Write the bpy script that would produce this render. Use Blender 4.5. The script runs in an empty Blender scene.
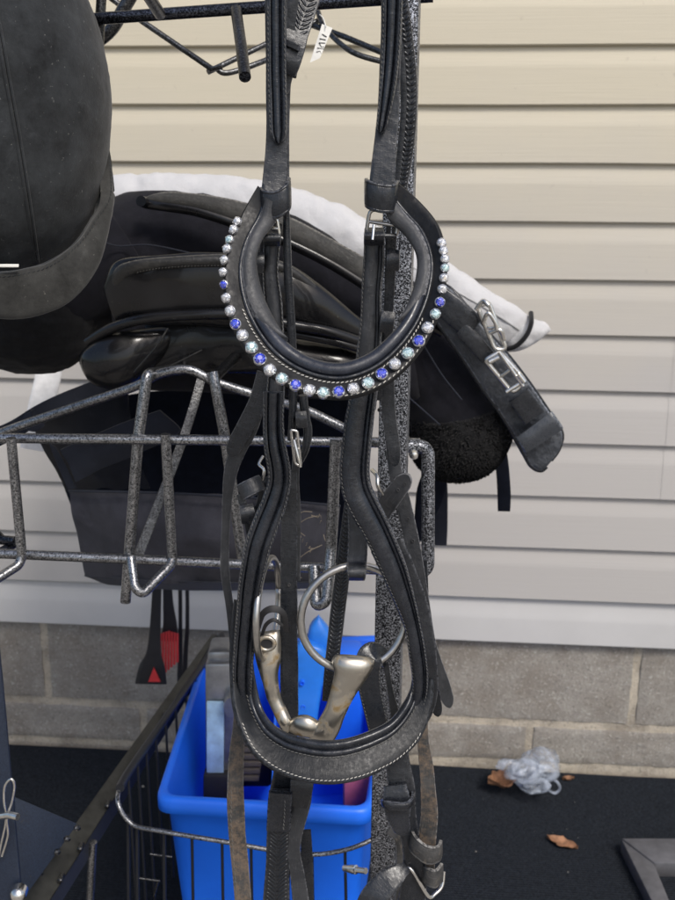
import bpy, bmesh, math, random
from mathutils import Vector, Matrix, noise
R = math.radians
random.seed(7)
sc = bpy.context.scene
COL = sc.collection

# ------------------------------------------------------------------ camera
F_PX, CX, CY = 1000.0, 337.5, 450.0
PITCH, ROLL, YAW = R(16.0), R(0.3), R(4.5)
CAMROT = Matrix.Rotation(math.pi/2 - PITCH, 3, 'X') @ Matrix.Rotation(ROLL, 3, 'Z')
def raydir(px, py):
    return CAMROT @ Vector(((px-CX)/F_PX, -(py-CY)/F_PX, -1.0))
WD = 1.79                                    # distance of the wall
WU = Vector((math.cos(YAW), -math.sin(YAW), 0)); WN = Vector((-math.sin(YAW), -math.cos(YAW), 0))
_d = raydir(600, 775)
CAMZ = -(_d * (Vector((0, WD, 0)).dot(WN) / _d.dot(WN))).z
CAM = Vector((0, 0, CAMZ))
cam_d = bpy.data.cameras.new('camera'); cam = bpy.data.objects.new('camera', cam_d); COL.objects.link(cam)
cam.location = CAM; cam.rotation_euler = CAMROT.to_euler()
cam_d.sensor_fit = 'VERTICAL'; cam_d.sensor_height = 24.0; cam_d.lens = F_PX/900*24
cam_d.clip_start = 0.01; cam_d.clip_end = 200
cam_d.dof.use_dof = True; cam_d.dof.focus_distance = 0.80; cam_d.dof.aperture_fstop = 9.0
sc.camera = cam
# ------------------------------------------------------------------ light
SUN_EL, SUN_AZ = R(50), R(152)               # azimuth: clockwise from +Y (north)
w = bpy.data.worlds.new('World'); sc.world = w; w.use_nodes = True
nt = w.node_tree; bg = nt.nodes['Background']
sky = nt.nodes.new('ShaderNodeTexSky'); sky.sky_type = 'NISHITA'; sky.sun_disc = False
sky.sun_elevation = SUN_EL; sky.sun_rotation = SUN_AZ
sky.air_density = 1.0; sky.dust_density = 3.0; sky.ozone_density = 0.6
nt.links.new(sky.outputs[0], bg.inputs[0]); bg.inputs[1].default_value = 0.12
sl = bpy.data.lights.new('sun', 'SUN'); sun = bpy.data.objects.new('sun', sl); COL.objects.link(sun)
sl.energy = 1.7; sl.angle = R(16); sl.color = (1, 0.965, 0.91)
sd = Vector((math.sin(SUN_AZ)*math.cos(SUN_EL), math.cos(SUN_AZ)*math.cos(SUN_EL), math.sin(SUN_EL)))
sun.rotation_euler = (-sd).to_track_quat('-Z', 'Y').to_euler(); sun.location = (0, -3, 4)
sc.view_settings.view_transform = 'Standard'; sc.view_settings.look = 'None'
sc.view_settings.gamma = 1; sc.view_settings.exposure = 0.28

# ------------------------------------------------------------------ pixel <-> place helpers
def W(px, py, Y):
    d = raydir(px, py); return CAM + d*(Y/d.y)
def WZ(px, py, z):
    d = raydir(px, py); return CAM + d*((z-CAMZ)/d.z)
def wall_hit(px, py, off=0.0):
    d = raydir(px, py)
    return CAM + d*((Vector((0, WD, 0)).dot(WN)+off)/d.dot(WN))
def mpp(p):                                   # metres per pixel at a point
    return ((CAMROT.transposed() @ (p-CAM)).z*-1)/F_PX

# ------------------------------------------------------------------ object helpers
ORG = {}
def mk(name, verts, faces, mat, parent=None, angle=40, smooth=True, mats=None, fmat=None):
    me = bpy.data.meshes.new(name)
    if parent is not None: o0 = ORG[parent.name]
    else:
        xs = [v[0] for v in verts]; ys = [v[1] for v in verts]; zs = [v[2] for v in verts]
        o0 = Vector(((min(xs)+max(xs))/2, (min(ys)+max(ys))/2, min(zs)))
    me.from_pydata([tuple(Vector(v)-o0) for v in verts], [], faces); me.update()
    if mats:
        for m in mats: me.materials.append(m)
        for p, i in zip(me.polygons, fmat): p.material_index = i
    elif mat: me.materials.append(mat)
    if smooth and len(faces) < 60000 and len(faces) > 1:
        bm = bmesh.new(); bm.from_mesh(me); bmesh.ops.recalc_face_normals(bm, faces=bm.faces); bm.to_mesh(me); bm.free()
    if smooth:
        me.shade_smooth()
        if angle: me.set_sharp_from_angle(angle=R(angle))
    o = bpy.data.objects.new(name, me); COL.objects.link(o)
    if parent is not None: o.parent = parent
    else: o.location = o0
    ORG[o.name] = o0.copy()
    return o
def tag(o, label=None, cat=None, group=None, kind=None):
    if label: o['label'] = label
    if cat: o['category'] = cat
    if group: o['group'] = group
    if kind: o['kind'] = kind
    return o
def thing(name, label, cat, loc, group=None):
    o = bpy.data.objects.new(name, None); COL.objects.link(o); o.empty_display_size = .05
    o.location = loc; ORG[o.name] = Vector(loc)
    return tag(o, label, cat, group)

class MB:
    def __init__(s): s.v = []; s.f = []; s.m = []
    def add(s, vs, fs, mi=0):
        b = len(s.v); s.v += [Vector(v) for v in vs]; s.f += [tuple(i+b for i in f) for f in fs]; s.m += [mi]*len(fs); return s
    def box(s, c, ax, ay, az, mi=0):
        c = Vector(c); vs = [c+ax*i+ay*j+az*k for i in (-1, 1) for j in (-1, 1) for k in (-1, 1)]
        return s.add(vs, [(0,1,3,2), (4,6,7,5), (0,4,5,1), (2,3,7,6), (0,2,6,4), (1,5,7,3)], mi)
    def build(s, name, mat, parent=None, **k):
        if len(set(s.m)) > 1 and isinstance(mat, list): return mk(name, s.v, s.f, None, parent, mats=mat, fmat=s.m, **k)
        return mk(name, s.v, s.f, mat[0] if isinstance(mat, list) else mat, parent, **k)
def rbox(c, ax, ay, az, r=0.003, seg=2):       # rounded box verts, faces
    bm = bmesh.new(); bmesh.ops.create_cube(bm, size=2)
    M = Matrix((ax, ay, az)).transposed()
    for v in bm.verts: v.co = M @ v.co
    bmesh.ops.bevel(bm, geom=list(bm.edges), offset=r, segments=seg, profile=.5, affect='EDGES')
    bmesh.ops.recalc_face_normals(bm, faces=bm.faces)
    vs = [v.co+Vector(c) for v in bm.verts]; bm.verts.index_update()
    fs = [tuple(v.index for v in f.verts) for f in bm.faces]; bm.free()
    return vs, fs
def cr(a, b, c, d, t):
    return 0.5*((2*b)+(c-a)*t+(2*a-5*b+4*c-d)*t*t+(3*b-a-3*c+d)*t*t*t)
def spline(rows, n=8):                         # rows: lists of floats / Vectors of equal length
    out = []
    for i in range(len(rows)-1):
        p = [rows[max(i-1, 0)], rows[i], rows[i+1], rows[min(i+2, len(rows)-1)]]
        for k in range(n):
            out.append([cr(*(q[j] for q in p), k/n) for j in range(len(rows[0]))])
    out.append(list(rows[-1])); return out
def sweep(frames, prof, close=True):           # frames: (c, a, b); prof: list of (u, w)
    n = len(prof); vs = []; fs = []
    for c, a, b in frames:
        for u, w_ in prof: vs.append(c+a*u+b*w_)
    for i in range(len(frames)-1):
        for j in range(n):
            k = (j+1) % n
            fs.append((i*n+j, i*n+k, (i+1)*n+k, (i+1)*n+j))
    if close:
        fs.append(tuple(range(n-1, -1, -1))); b0 = (len(frames)-1)*n; fs.append(tuple(range(b0, b0+n)))
    return vs, fs
def set_st(o, frames, prof):
    n = len(prof); me = o.data; s = random.random()*7; vals = []; last = frames[0][0]
    for c, a, b in frames:
        s += (c-last).length; last = c; L = a.length
        for u, w_ in prof: vals += [u*L, s, abs(u)]
    if len(vals) != 3*len(me.vertices): return
    at = me.attributes.new('st', 'FLOAT_VECTOR', 'POINT'); at.data.foreach_set('vector', vals)
def circ(n=12, e=1.0):
    out = []
    for i in range(n):
        t = 2*math.pi*i/n; c, s = math.cos(t), math.sin(t)
        out.append((math.copysign(abs(c)**e, c), math.copysign(abs(s)**e, s)))
    return out
CIR = circ(12); CIR16 = circ(16); CIR24 = circ(24)
def tube_frames(pts, rad):
    fr = []; a = None
    for i, p in enumerate(pts):
        t = (pts[min(i+1, len(pts)-1)]-pts[max(i-1, 0)]).normalized()
        if a is None:
            a = t.orthogonal().normalized()
        a = (a - t*a.dot(t)).normalized()
        r = rad[i] if isinstance(rad, (list, tuple)) else rad
        fr.append((p.copy(), a*r, t.cross(a)*r))
    return fr
def tube_pts(P, n=6, smooth=True):
    P = [Vector(p) for p in P]
    if smooth and len(P) > 2: return [Vector(q) for q in spline([list(p) for p in P], n)]
    return P
def fillet(P, r, seg=5):                       # polyline with rounded corners
    P = [Vector(p) for p in P]; out = [P[0]]
    for i in range(1, len(P)-1):
        a = (P[i-1]-P[i]); b = (P[i+1]-P[i]); rr = min(r, a.length*.45, b.length*.45)
        p0 = P[i]+a.normalized()*rr; p1 = P[i]+b.normalized()*rr
        for k in range(seg+1):
            t = k/seg; out.append(p0*(1-t)**2+P[i]*2*t*(1-t)+p1*t*t)
    out.append(P[-1]); return out
def tube_mb(m, pts, r, prof=CIR, mi=0):
    vs, fs = sweep(tube_frames(pts, r), prof); m.add(vs, fs, mi); return m
def ptube(name, px, rpx, mat, parent, rnd=None, smooth=False, prof=CIR, n=6):
    """tube from (x, y, Y) rows, radius in photograph pixels at its depth"""
    P = [W(*p[:3]) for p in px]
    r = rpx*mpp(P[len(P)//2])
    if smooth: pts = tube_pts(P, n)
    elif rnd: pts = fillet(P, rnd*mpp(P[0]))
    else: pts = P
    m = MB(); tube_mb(m, pts, r, prof)
    return m.build(name, mat, parent, angle=60)

# strap profiles (u across, w outwards to the viewer); thickness = 1
P_FLAT = [(-1, -.35), (-1, .3), (-.93, .5), (-.7, .52), (0, .55), (.7, .52), (.93, .5), (1, .3), (1, -.35), (.9, -.5), (-.9, -.5)]
P_PAD = [(-1, -.4), (-1, .2), (-.93, .4), (-.8, .45), (-.74, .28), (-.66, .8), (-.5, 1.25), (-.25, 1.45), (0, 1.5), (.25, 1.45), (.5, 1.25), (.66, .8), (.74, .28), (.8, .45), (.93, .4), (1, .2), (1, -.4), (.8, -.6), (-.8, -.6)]
P_TWO = [(-1, -.4), (-1, .2), (-.9, .55), (-.72, .65), (-.6, .6), (-.53, .2), (-.45, .9), (-.25, 1.3), (0, 1.35), (.2, 1.2), (.3, .7), (.36, .3), (.44, .75), (.65, .95), (.85, .75), (1, .2), (1, -.4), (.8, -.6), (-.8, -.6)]
P_WIDE = [(-1, -.3), (-1, .3), (-.85, .85), (-.6, 1.15), (-.25, 1.25), (.1, 1.1), (.35, .75), (.42, .2), (.5, .55), (.62, .62), (.68, .3), (.76, .5), (.93, .45), (1, .2), (1, -.4), (.8, -.6), (-.8, -.6)]
def strap_frames(pts, thick, n=8):
    """pts rows: x, y, width_px, Y[, twist deg]"""
    rows = []
    for p in pts:
        P = W(p[0], p[1], p[3]); rows.append([P.x, P.y, P.z, p[2]*mpp(P)/2, R(p[4]) if len(p) > 4 else 0.0])
    s = spline(rows, n); fr = []
    for i, q in enumerate(s):
        c = Vector(q[:3]); c0 = Vector(s[max(i-1, 0)][:3]); c1 = Vector(s[min(i+1, len(s)-1)][:3])
        t = (c1-c0).normalized(); v = (c-CAM).normalized()
        a = t.cross(v).normalized()
        if q[4]: a = Matrix.Rotation(q[4], 3, t) @ a
        b = t.cross(a).normalized()            # towards the viewer; u = +1 on the right when running down
        fr.append((c, a*max(q[3], .0005), b*thick))
    return fr
def wob(fr, amp=0.0006, f=30, seed=0):
    out = []
    for c, a, b in fr:
        q = Vector((c.x*f+seed, c.y*f, c.z*f)); nn = noise.noise(q); n2 = noise.noise(q+Vector((9, 3, 1)))
        out.append((c+a.normalized()*amp*nn+b.normalized()*amp*n2, a*(1+.05*n2), b))
    return out
STITCHED = ('cheekpiece', 'noseband_cheek', 'crown_overlay', 'bit_strap')
def strap(name, pts, mat, parent, thick=.0035, prof=P_FLAT, n=8, taper=None, w_=True, angle=50):
    fr = strap_frames(pts, thick, n)
    if w_: fr = wob(fr, seed=len(pts)*3.1+pts[0][0])
    if taper == 'end' or taper == 'both': fr = point_end(fr)
    if taper == 'start' or taper == 'both': fr = point_end(fr[::-1])[::-1]
    vs, fs = sweep(fr, prof); o = mk(name, vs, fs, mat, parent, angle=angle); set_st(o, fr, prof)
    if name in STITCHED and len(fr) > 12:
        hi = max(w_ for u, w_ in prof if abs(abs(u)-.86) < .12)+.12
        for sg in (-1, 1): stitches('stitching', along(fr[3:-3], .87*sg, hi), M_STD, o, .0036, .0023, .0003)
    return o, fr
def point_end(fr):
    L = fr[-1][0]; tot = fr[-1][1].length*2.0
    out = [(c, a, b) for c, a, b in fr if (c-L).length > tot*1.0]
    if not out: out = [fr[0]]
    c0, a0, b0 = out[-1]
    for k in range(1, 9):
        t = k/8; c = c0.lerp(L, t); out.append((c, a0*max(.12, math.sqrt(max(0, 1-t**2.2))), b0))
    return out
def pair_frames(rows, thick, n=8):
    """rows: ox, oy, oY, ix, iy, iY (outer and inner edge, photograph pixels + depth)"""
    s = spline([list(W(*r[:3]))+list(W(*r[3:6])) for r in rows], n); fr = []
    for i, q in enumerate(s):
        o = Vector(q[:3]); ii = Vector(q[3:6]); c = (o+ii)/2; a = (o-ii)/2
        q0 = s[max(i-1, 0)]; q1 = s[min(i+1, len(s)-1)]
        t = ((Vector(q1[:3])+Vector(q1[3:6]))-(Vector(q0[:3])+Vector(q0[3:6]))).normalized()
        b = t.cross(a).normalized()
        if b.dot(c-CAM) > 0: b = -b
        fr.append((c, a, b*thick))
    return fr
def along(fr, u, w_): return [c+a*u+b*w_ for c, a, b in fr]
def resample(pts, step):
    out = [pts[0].copy()]; acc = 0
    for i in range(1, len(pts)):
        seg = (pts[i]-pts[i-1]); L = seg.length
        while L > 0 and acc+L >= step:
            f = (step-acc); p = pts[i-1]+seg.normalized()*f
            out.append(p); pts = pts[:i-1]+[p]+pts[i:]; seg = pts[i]-pts[i-1]; L = seg.length; acc = 0
        acc += L
    return out
def stitches(name, pts, mat, parent, step=.0045, L=.0028, r=.00045, side=None):
    P = resample(list(pts), step); m = MB()
    for i in range(len(P)-1):
        t = (P[i+1]-P[i]).normalized(); c = (P[i]+P[i+1])/2; s_ = t.cross(Vector((0, 1, 0))).normalized(); d = (t+s_*.25).normalized()
        m.add(*sweep([(c-d*L/2, s_*r*.5, t.cross(s_)*r*.5), (c-d*L*.3, s_*r, t.cross(s_)*r), (c+d*L*.3, s_*r, t.cross(s_)*r), (c+d*L/2, s_*r*.5, t.cross(s_)*r*.5)], circ(5)))
    o = m.build(name, mat, parent); o['kind'] = 'stuff'; return o
def edge_tube(name, pts, r, mat, parent, prof=CIR16, n=None):
    m = MB(); tube_mb(m, pts, r, prof); return m.build(name, mat, parent, angle=60)
def loft(name, rows, thick, mat, parent, n=8, prof=CIR24, e=None, disp=0, df=20, off=0, angle=0, quilt=0):
    """rows: outer x, y, inner x, y, Y, thickness_px"""
    s = []
    for r in rows:
        o = W(r[0], r[1], r[4]); i_ = W(r[2], r[3], r[4]); k = (r[5] if len(r) > 5 else thick)
        s.append(list(o)+list(i_)+[k*mpp(o)])
    s = spline(s, n); fr = []
    for i, q in enumerate(s):
        o = Vector(q[:3]); ii = Vector(q[3:6]); c = (o+ii)/2; a = (o-ii)/2
        q0 = s[max(i-1, 0)]; q1 = s[min(i+1, len(s)-1)]
        t = ((Vector(q1[:3])+Vector(q1[3:6]))-(Vector(q0[:3])+Vector(q0[3:6]))).normalized()
        b = t.cross(a).normalized()
        if b.dot(c-CAM) > 0: b = -b
        kq = 1-.035*math.exp(-((i/quilt-round(i/quilt))*quilt/1.6)**2) if quilt else 1
        fr.append((c, a*kq, b*q[6]*kq))
    vs, fs = sweep(fr, e or prof)
    if disp:
        m = len(e or prof); out = []
        for i, v in enumerate(vs):
            c = fr[i//m][0]; d = (v-c); q = v*df
            out.append(v+d.normalized()*disp*(noise.noise(q)+.5*noise.noise(q*2.1))) if d.length > 0 else out.append(v)
        vs = out
    o = mk(name, vs, fs, mat, parent, angle=angle); set_st(o, fr, e or prof); return o, fr

# ------------------------------------------------------------------ materials
def mat_new(name):
    m = bpy.data.materials.new(name); m.use_nodes = True
    return m, m.node_tree, m.node_tree.nodes['Principled BSDF']
def nd(nt, t, **k):
    n = nt.nodes.new(t)
    for a, b in k.items():
        if a in n.inputs: n.inputs[a].default_value = b
        else: setattr(n, a, b)
    return n
def ramp(nt, fac, stops, interp='LINEAR'):
    r = nt.nodes.new('ShaderNodeValToRGB'); r.color_ramp.interpolation = interp
    e = r.color_ramp.elements
    while len(e) < len(stops): e.new(.5)
    for i, (p, c) in enumerate(stops):
        e[i].position = p; e[i].color = (c, c, c, 1) if isinstance(c, (int, float)) else (*c, 1)
    nt.links.new(fac, r.inputs[0]); return r.outputs[0]
def tc(nt, scale=(1, 1, 1), world=False):
    t = nt.nodes.new('ShaderNodeTexCoord'); m = nt.nodes.new('ShaderNodeMapping'); m.inputs['Scale'].default_value = scale
    nt.links.new(t.outputs['Object'], m.inputs[0]); return m.outputs[0]
def noi(nt, vec, scale, detail=3, rough=.5, dist=0):
    n = nd(nt, 'ShaderNodeTexNoise', Scale=scale, Detail=detail, Roughness=rough, Distortion=dist)
    nt.links.new(vec, n.inputs['Vector']); return n.outputs[0]
def mixc(nt, fac, a, b):
    m = nt.nodes.new('ShaderNodeMix'); m.data_type = 'RGBA'
    for s, v in ((m.inputs[0], fac), (m.inputs[6], a), (m.inputs[7], b)):
        if hasattr(v, 'links'): nt.links.new(v, s)
        else: s.default_value = v if isinstance(v, (int, float)) else (*v, 1)
    return m.outputs[2]
def bump(nt, h, strength, dist, prev=None):
    b = nd(nt, 'ShaderNodeBump', Strength=strength, Distance=dist); nt.links.new(h, b.inputs['Height'])
    if prev: nt.links.new(prev, b.inputs['Normal'])
    return b.outputs[0]
def math_(nt, op, a, b=None):
    m = nt.nodes.new('ShaderNodeMath'); m.operation = op
    for i, v in enumerate((a, b)):
        if v is None: continue
        if hasattr(v, 'links'): nt.links.new(v, m.inputs[i])
        else: m.inputs[i].default_value = v
    return m.outputs[0]

def leather(name, base=(.018, .019, .021), worn=(.075, .075, .078), rough=.5, wear=.5, grain=900, bd=.0006, dirt=None, dirt_lo=.6, spec=.5):
    m, nt, b = mat_new(name); v = tc(nt)
    at = nd(nt, 'ShaderNodeAttribute', attribute_name='st'); sp_ = nt.nodes.new('ShaderNodeSeparateXYZ'); nt.links.new(at.outputs['Vector'], sp_.inputs[0])
    mp = nt.nodes.new('ShaderNodeMapping'); mp.inputs['Scale'].default_value = (900, 90, 0); nt.links.new(at.outputs['Vector'], mp.inputs[0])
    add = nt.nodes.new('ShaderNodeVectorMath'); add.operation = 'MULTIPLY_ADD'; nt.links.new(v, add.inputs[0]); add.inputs[1].default_value = (40, 40, 40); nt.links.new(mp.outputs[0], add.inputs[2])
    scr = noi(nt, add.outputs[0], 1.0, 4, .65)                      # scratches that run along the strap
    mp2 = nt.nodes.new('ShaderNodeMapping'); mp2.inputs['Scale'].default_value = (150, 620, 0); nt.links.new(at.outputs['Vector'], mp2.inputs[0])
    add2 = nt.nodes.new('ShaderNodeVectorMath'); add2.operation = 'MULTIPLY_ADD'; nt.links.new(v, add2.inputs[0]); add2.inputs[1].default_value = (60, 60, 60); nt.links.new(mp2.outputs[0], add2.inputs[2])
    crs = noi(nt, add2.outputs[0], 1.0, 3, .6)                      # fine creases across the strap
    big = noi(nt, v, 32, 5, .65); fine = noi(nt, v, 330, 4, .7); gr = noi(nt, v, grain, 2, .6)
    c = mixc(nt, math_(nt, 'MULTIPLY', ramp(nt, big, [(.44, 0), (.66, 1)]), wear*.55), base, worn)
    c = mixc(nt, math_(nt, 'MULTIPLY', ramp(nt, scr, [(.56, 0), (.68, 1)]), wear*.8), c, worn)
    c = mixc(nt, math_(nt, 'MULTIPLY', ramp(nt, crs, [(.62, 0), (.72, 1)]), wear*.35), c, tuple(x*1.3 for x in worn))
    ed = math_(nt, 'MULTIPLY', ramp(nt, sp_.outputs[2], [(.86, 0), (.97, 1)]), ramp(nt, fine, [(.42, 0), (.58, 1)]))
    c = mixc(nt, math_(nt, 'MULTIPLY', ed, min(1, wear*1.5)), c, tuple(x*2.4 for x in worn))
    spk = noi(nt, v, 620, 3, .6); c = mixc(nt, math_(nt, 'MULTIPLY', ramp(nt, spk, [(.70, 0), (.74, 1)]), wear*.7), c, (.24, .22, .19))
    if dirt:
        d = ramp(nt, noi(nt, v, 75, 7, .8), [(dirt_lo-.06, 0), (dirt_lo+.16, .85)]); c = mixc(nt, d, c, dirt)
    nt.links.new(c, b.inputs['Base Color'])
    r = ramp(nt, fine, [(.35, max(rough-.14, .12)), (.65, min(rough+.14, 1))]); nt.links.new(r, b.inputs['Roughness'])
    b.inputs['Specular IOR Level'].default_value = spec
    n1 = bump(nt, gr, .35, bd*.5); n1 = bump(nt, ramp(nt, crs, [(.5, 0), (.72, 1)]), .3, bd*.6, n1); n1 = bump(nt, scr, .25, bd*.5, n1)
    n1 = bump(nt, noi(nt, v, 70, 2, .5), .8, bd*2.6, n1)
    b.inputs['Coat Weight'].default_value = .12; b.inputs['Coat Roughness'].default_value = max(rough-.12, .15); b.inputs['Coat Tint'].default_value = (.85, .92, 1, 1)
    nt.links.new(n1, b.inputs['Normal']); return m
def glossy(name, base=(.006, .006, .007), rough=.24):
    m, nt, b = mat_new(name); v = tc(nt); n = noi(nt, v, 24, 4, .6); f = noi(nt, v, 500, 3, .6)
    c = mixc(nt, ramp(nt, n, [(.45, 0), (.7, 1)]), base, tuple(x*1.6 for x in base)); s2 = noi(nt, v, 300, 3, .6)
    c = mixc(nt, ramp(nt, s2, [(.71, 0), (.75, .6)]), c, (.10, .095, .085)); nt.links.new(c, b.inputs['Base Color'])
    nt.links.new(ramp(nt, n, [(.35, rough), (.7, rough+.16)]), b.inputs['Roughness']); b.inputs['Specular IOR Level'].default_value = .32
    b.inputs['Coat Weight'].default_value = .35; b.inputs['Coat Roughness'].default_value = .08
    nt.links.new(bump(nt, f, .2, .0001, bump(nt, n, .4, .0015)), b.inputs['Normal']); return m

def hammer(name, dark=(.035, .036, .039), lite=(.62, .63, .65), sc_=640, lo=.36, hi=.66, rough=.25, metal=.95):
    m, nt, b = mat_new(name); v = tc(nt)
    n = noi(nt, v, sc_, 2.5, .6, .9); big = noi(nt, v, 30, 4, .6); s2 = noi(nt, v, 90, 5, .7)
    f = math_(nt, 'MULTIPLY', ramp(nt, n, [(lo, 0), (hi, 1)]), ramp(nt, big, [(.3, .6), (.65, 1)])); c = mixc(nt, f, dark, lite)
    c = mixc(nt, ramp(nt, s2, [(.66, 0), (.70, .8)]), c, (.05, .04, .033)); nt.links.new(c, b.inputs['Base Color'])
    nt.links.new(ramp(nt, s2, [(.66, metal), (.70, .1)]), b.inputs['Metallic'])
    nt.links.new(ramp(nt, big, [(.3, rough+.12), (.7, rough)]), b.inputs['Roughness'])
    nt.links.new(bump(nt, n, .3, .0008), b.inputs['Normal']); return m
def plain(name, col, rough=.5, metal=0, nscale=80, var=.12, bs=.15, bd=.0008, spec=.5):
    m, nt, b = mat_new(name); v = tc(nt)
    n = noi(nt, v, nscale, 5, .6)
    c = mixc(nt, ramp(nt, n, [(.3, 0), (.7, 1)]), tuple(x*(1-var) for x in col), tuple(min(1, x*(1+var)) for x in col))
    nt.links.new(c, b.inputs['Base Color']); b.inputs['Roughness'].default_value = rough; b.inputs['Metallic'].default_value = metal
    b.inputs['Specular IOR Level'].default_value = spec
    nt.links.new(bump(nt, n, bs, bd), b.inputs['Normal']); return m
def fabric(name, col, lint=(.2, .2, .2), weave=1600, rough=.95, sheen=.25, fuzz=60, var=.35, lo=.72, bd=.0015):
    m, nt, b = mat_new(name); v = tc(nt)
    n = noi(nt, v, fuzz, 6, .7); c = mixc(nt, ramp(nt, n, [(.3, 0), (.75, 1)]), tuple(x*(1-var) for x in col), tuple(x*(1+var) for x in col))
    s = ramp(nt, noi(nt, v, 230, 4, .7), [(lo, 0), (lo+.06, 1)]); c = mixc(nt, math_(nt, 'MULTIPLY', s, .6), c, lint)
    dm = ramp(nt, noi(nt, v, 38, 7, .8, .5), [(.57, 0), (.72, .35)]); c = mixc(nt, dm, c, tuple(min(x*2.6+.01, .6) for x in col))
    nt.links.new(c, b.inputs['Base Color']); b.inputs['Roughness'].default_value = rough
    b.inputs['Sheen Weight'].default_value = sheen; b.inputs['Sheen Roughness'].default_value = .5
    b.inputs['Specular IOR Level'].default_value = .2
    n1 = bump(nt, noi(nt, v, weave, 2, .6), .5, .0004); n1 = bump(nt, n, .5, bd, n1)
    nt.links.new(n1, b.inputs['Normal']); return m

M_L = leather('worn_black_leather', base=(.010, .012, .016), worn=(.048, .049, .054), rough=.35)
M_LS = leather('smooth_black_leather', base=(.010, .012, .016), worn=(.045, .048, .056), rough=.33, wear=.4)
M_LP = leather('padded_leather', base=(.011, .013, .018), worn=(.05, .053, .062), rough=.30, wear=.5)
M_LD = leather('muddy_leather', base=(.03, .03, .03), worn=(.11, .105, .10), rough=.6, wear=.8, dirt=(.21, .145, .095), dirt_lo=.5)
M_LDL = leather('dusty_leather', base=(.028, .028, .029), worn=(.12, .115, .108), rough=.6, wear=.8, dirt=(.24, .20, .15), dirt_lo=.60)
M_LG = leather('grey_worn_leather', base=(.022, .024, .028), worn=(.085, .086, .092), rough=.44, wear=.6)
M_LB = leather('lining_leather', base=(.032, .033, .036), worn=(.09, .09, .094), rough=.6, wear=.7, grain=600)
M_SAD = glossy('glossy_saddle_leather')
M_SADM = leather('matt_saddle_leather', base=(.014, .014, .014), worn=(.065, .061, .054), rough=.5, wear=.7, grain=700)
M_GIR = leather('girth_leather', base=(.034, .039, .048), worn=(.15, .16, .18), rough=.42, wear=.6, grain=420, bd=.0022)
M_KEEP = leather('blue_grey_keeper_leather', base=(.04, .045, .054), worn=(.10, .108, .12), rough=.34, wear=.5)
M_HV = hammer('hammered_rack_paint')
M_HP = hammer('hammered_post_paint', dark=(.010, .011, .014), sc_=680, lo=.47, hi=.64, lite=(.66, .69, .76), metal=.7, rough=.38)
M_HD = hammer('hammered_dark_paint', dark=(.015, .016, .02), lite=(.13, .14, .17), lo=.45, hi=.62)
M_HDK = hammer('hammered_grey_paint', dark=(.04, .04, .042), lite=(.18, .185, .19), lo=.4, hi=.65, sc_=600)
M_STEEL = plain('bright_steel', (.78, .77, .74), .25, 1, 160, .15, .25, .0003)
M_PEWT = plain('brushed_ring_steel', (.5, .49, .47), .32, 1, 200, .15, .3, .0003)
M_ST = plain('pale_thread', (.55, .53, .48), .8); M_STD = plain('grey_thread', (.12, .118, .112), .8)
def bit_mat():
    m, nt, b = mat_new('tarnished_bit_metal'); v = tc(nt)
    n = noi(nt, v, 55, 5, .6, .4); f = ramp(nt, n, [(.50, 0), (.66, 1)])
    c = mixc(nt, f, (.52, .49, .43), (.24, .17, .08)); nt.links.new(c, b.inputs['Base Color'])
    nt.links.new(ramp(nt, f, [(0, 1), (1, .35)]), b.inputs['Metallic']); nt.links.new(ramp(nt, f, [(0, .34), (1, .85)]), b.inputs['Roughness'])
    nt.links.new(bump(nt, n, .3, .0006), b.inputs['Normal']); return m
M_BIT = bit_mat()
def gem_mat(name, col, e):
    m, nt, b = mat_new(name); v = tc(nt); vo = nd(nt, 'ShaderNodeTexVoronoi', Scale=2.2); nt.links.new(v, vo.inputs['Vector'])
    c = mixc(nt, ramp(nt, vo.outputs['Color'], [(.35, 0), (.75, 1)]), tuple(x*.55 for x in col), tuple(min(1, x*1.25+e) for x in col)); nt.links.new(c, b.inputs['Base Color'])  # facet sparkle painted in as pale and dark cells of the crystal colour
    b.inputs['Roughness'].default_value = .08; b.inputs['Metallic'].default_value = .35; b.inputs['Coat Weight'].default_value = 1; b.inputs['Coat Roughness'].default_value = .02; b.inputs['Coat IOR'].default_value = 2.6; return m
G_BLUE = gem_mat('blue_crystal', (.008, .04, .80), .0); G_CLR = gem_mat('clear_crystal', (.80, .82, .88), .2); G_AQ = gem_mat('aqua_crystal', (.52, .84, .88), .15)
M_CUP = plain('silver_crystal_cup', (.85, .85, .86), .3, .9)
M_SUEDE = fabric('black_helmet_velvet', (.029, .032, .035), (.20, .20, .19), weave=500, sheen=.12, fuzz=22, var=.7, lo=.655)
M_BAND = fabric('grey_black_suede_band', (.038, .038, .036), (.20, .19, .17), weave=600, sheen=.2, fuzz=34, var=.6, lo=.655)
M_BLK = fabric('black_quilt', (.010, .010, .014), (.10, .10, .10), sheen=.05, lo=.80)
M_FLC = fabric('black_fleece', (.010, .010, .011), (.05, .05, .05), sheen=.08, fuzz=200, lo=.9)
M_NYL = fabric('navy_black_nylon', (.020, .023, .034), (.10, .10, .10), weave=1900, rough=.8, sheen=.1, fuzz=14, var=.2, lo=.85)
M_NYG = fabric('faded_black_nylon', (.046, .046, .058), (.22, .21, .19), weave=1900, rough=.85, sheen=.1, fuzz=30, var=.3, lo=.76)
M_NYI = fabric('dark_navy_lining', (.006, .008, .016), (.05, .05, .05), sheen=.03)
M_WHITE = fabric('white_cotton_pad', (.56, .56, .57), (.38, .35, .30), weave=1200, sheen=.2, fuzz=40, var=.05, lo=.74, bd=.004)
M_CORD = fabric('black_cord', (.008, .008, .01)); M_HAY = plain('dry_hay', (.36, .30, .22), .9)
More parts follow.
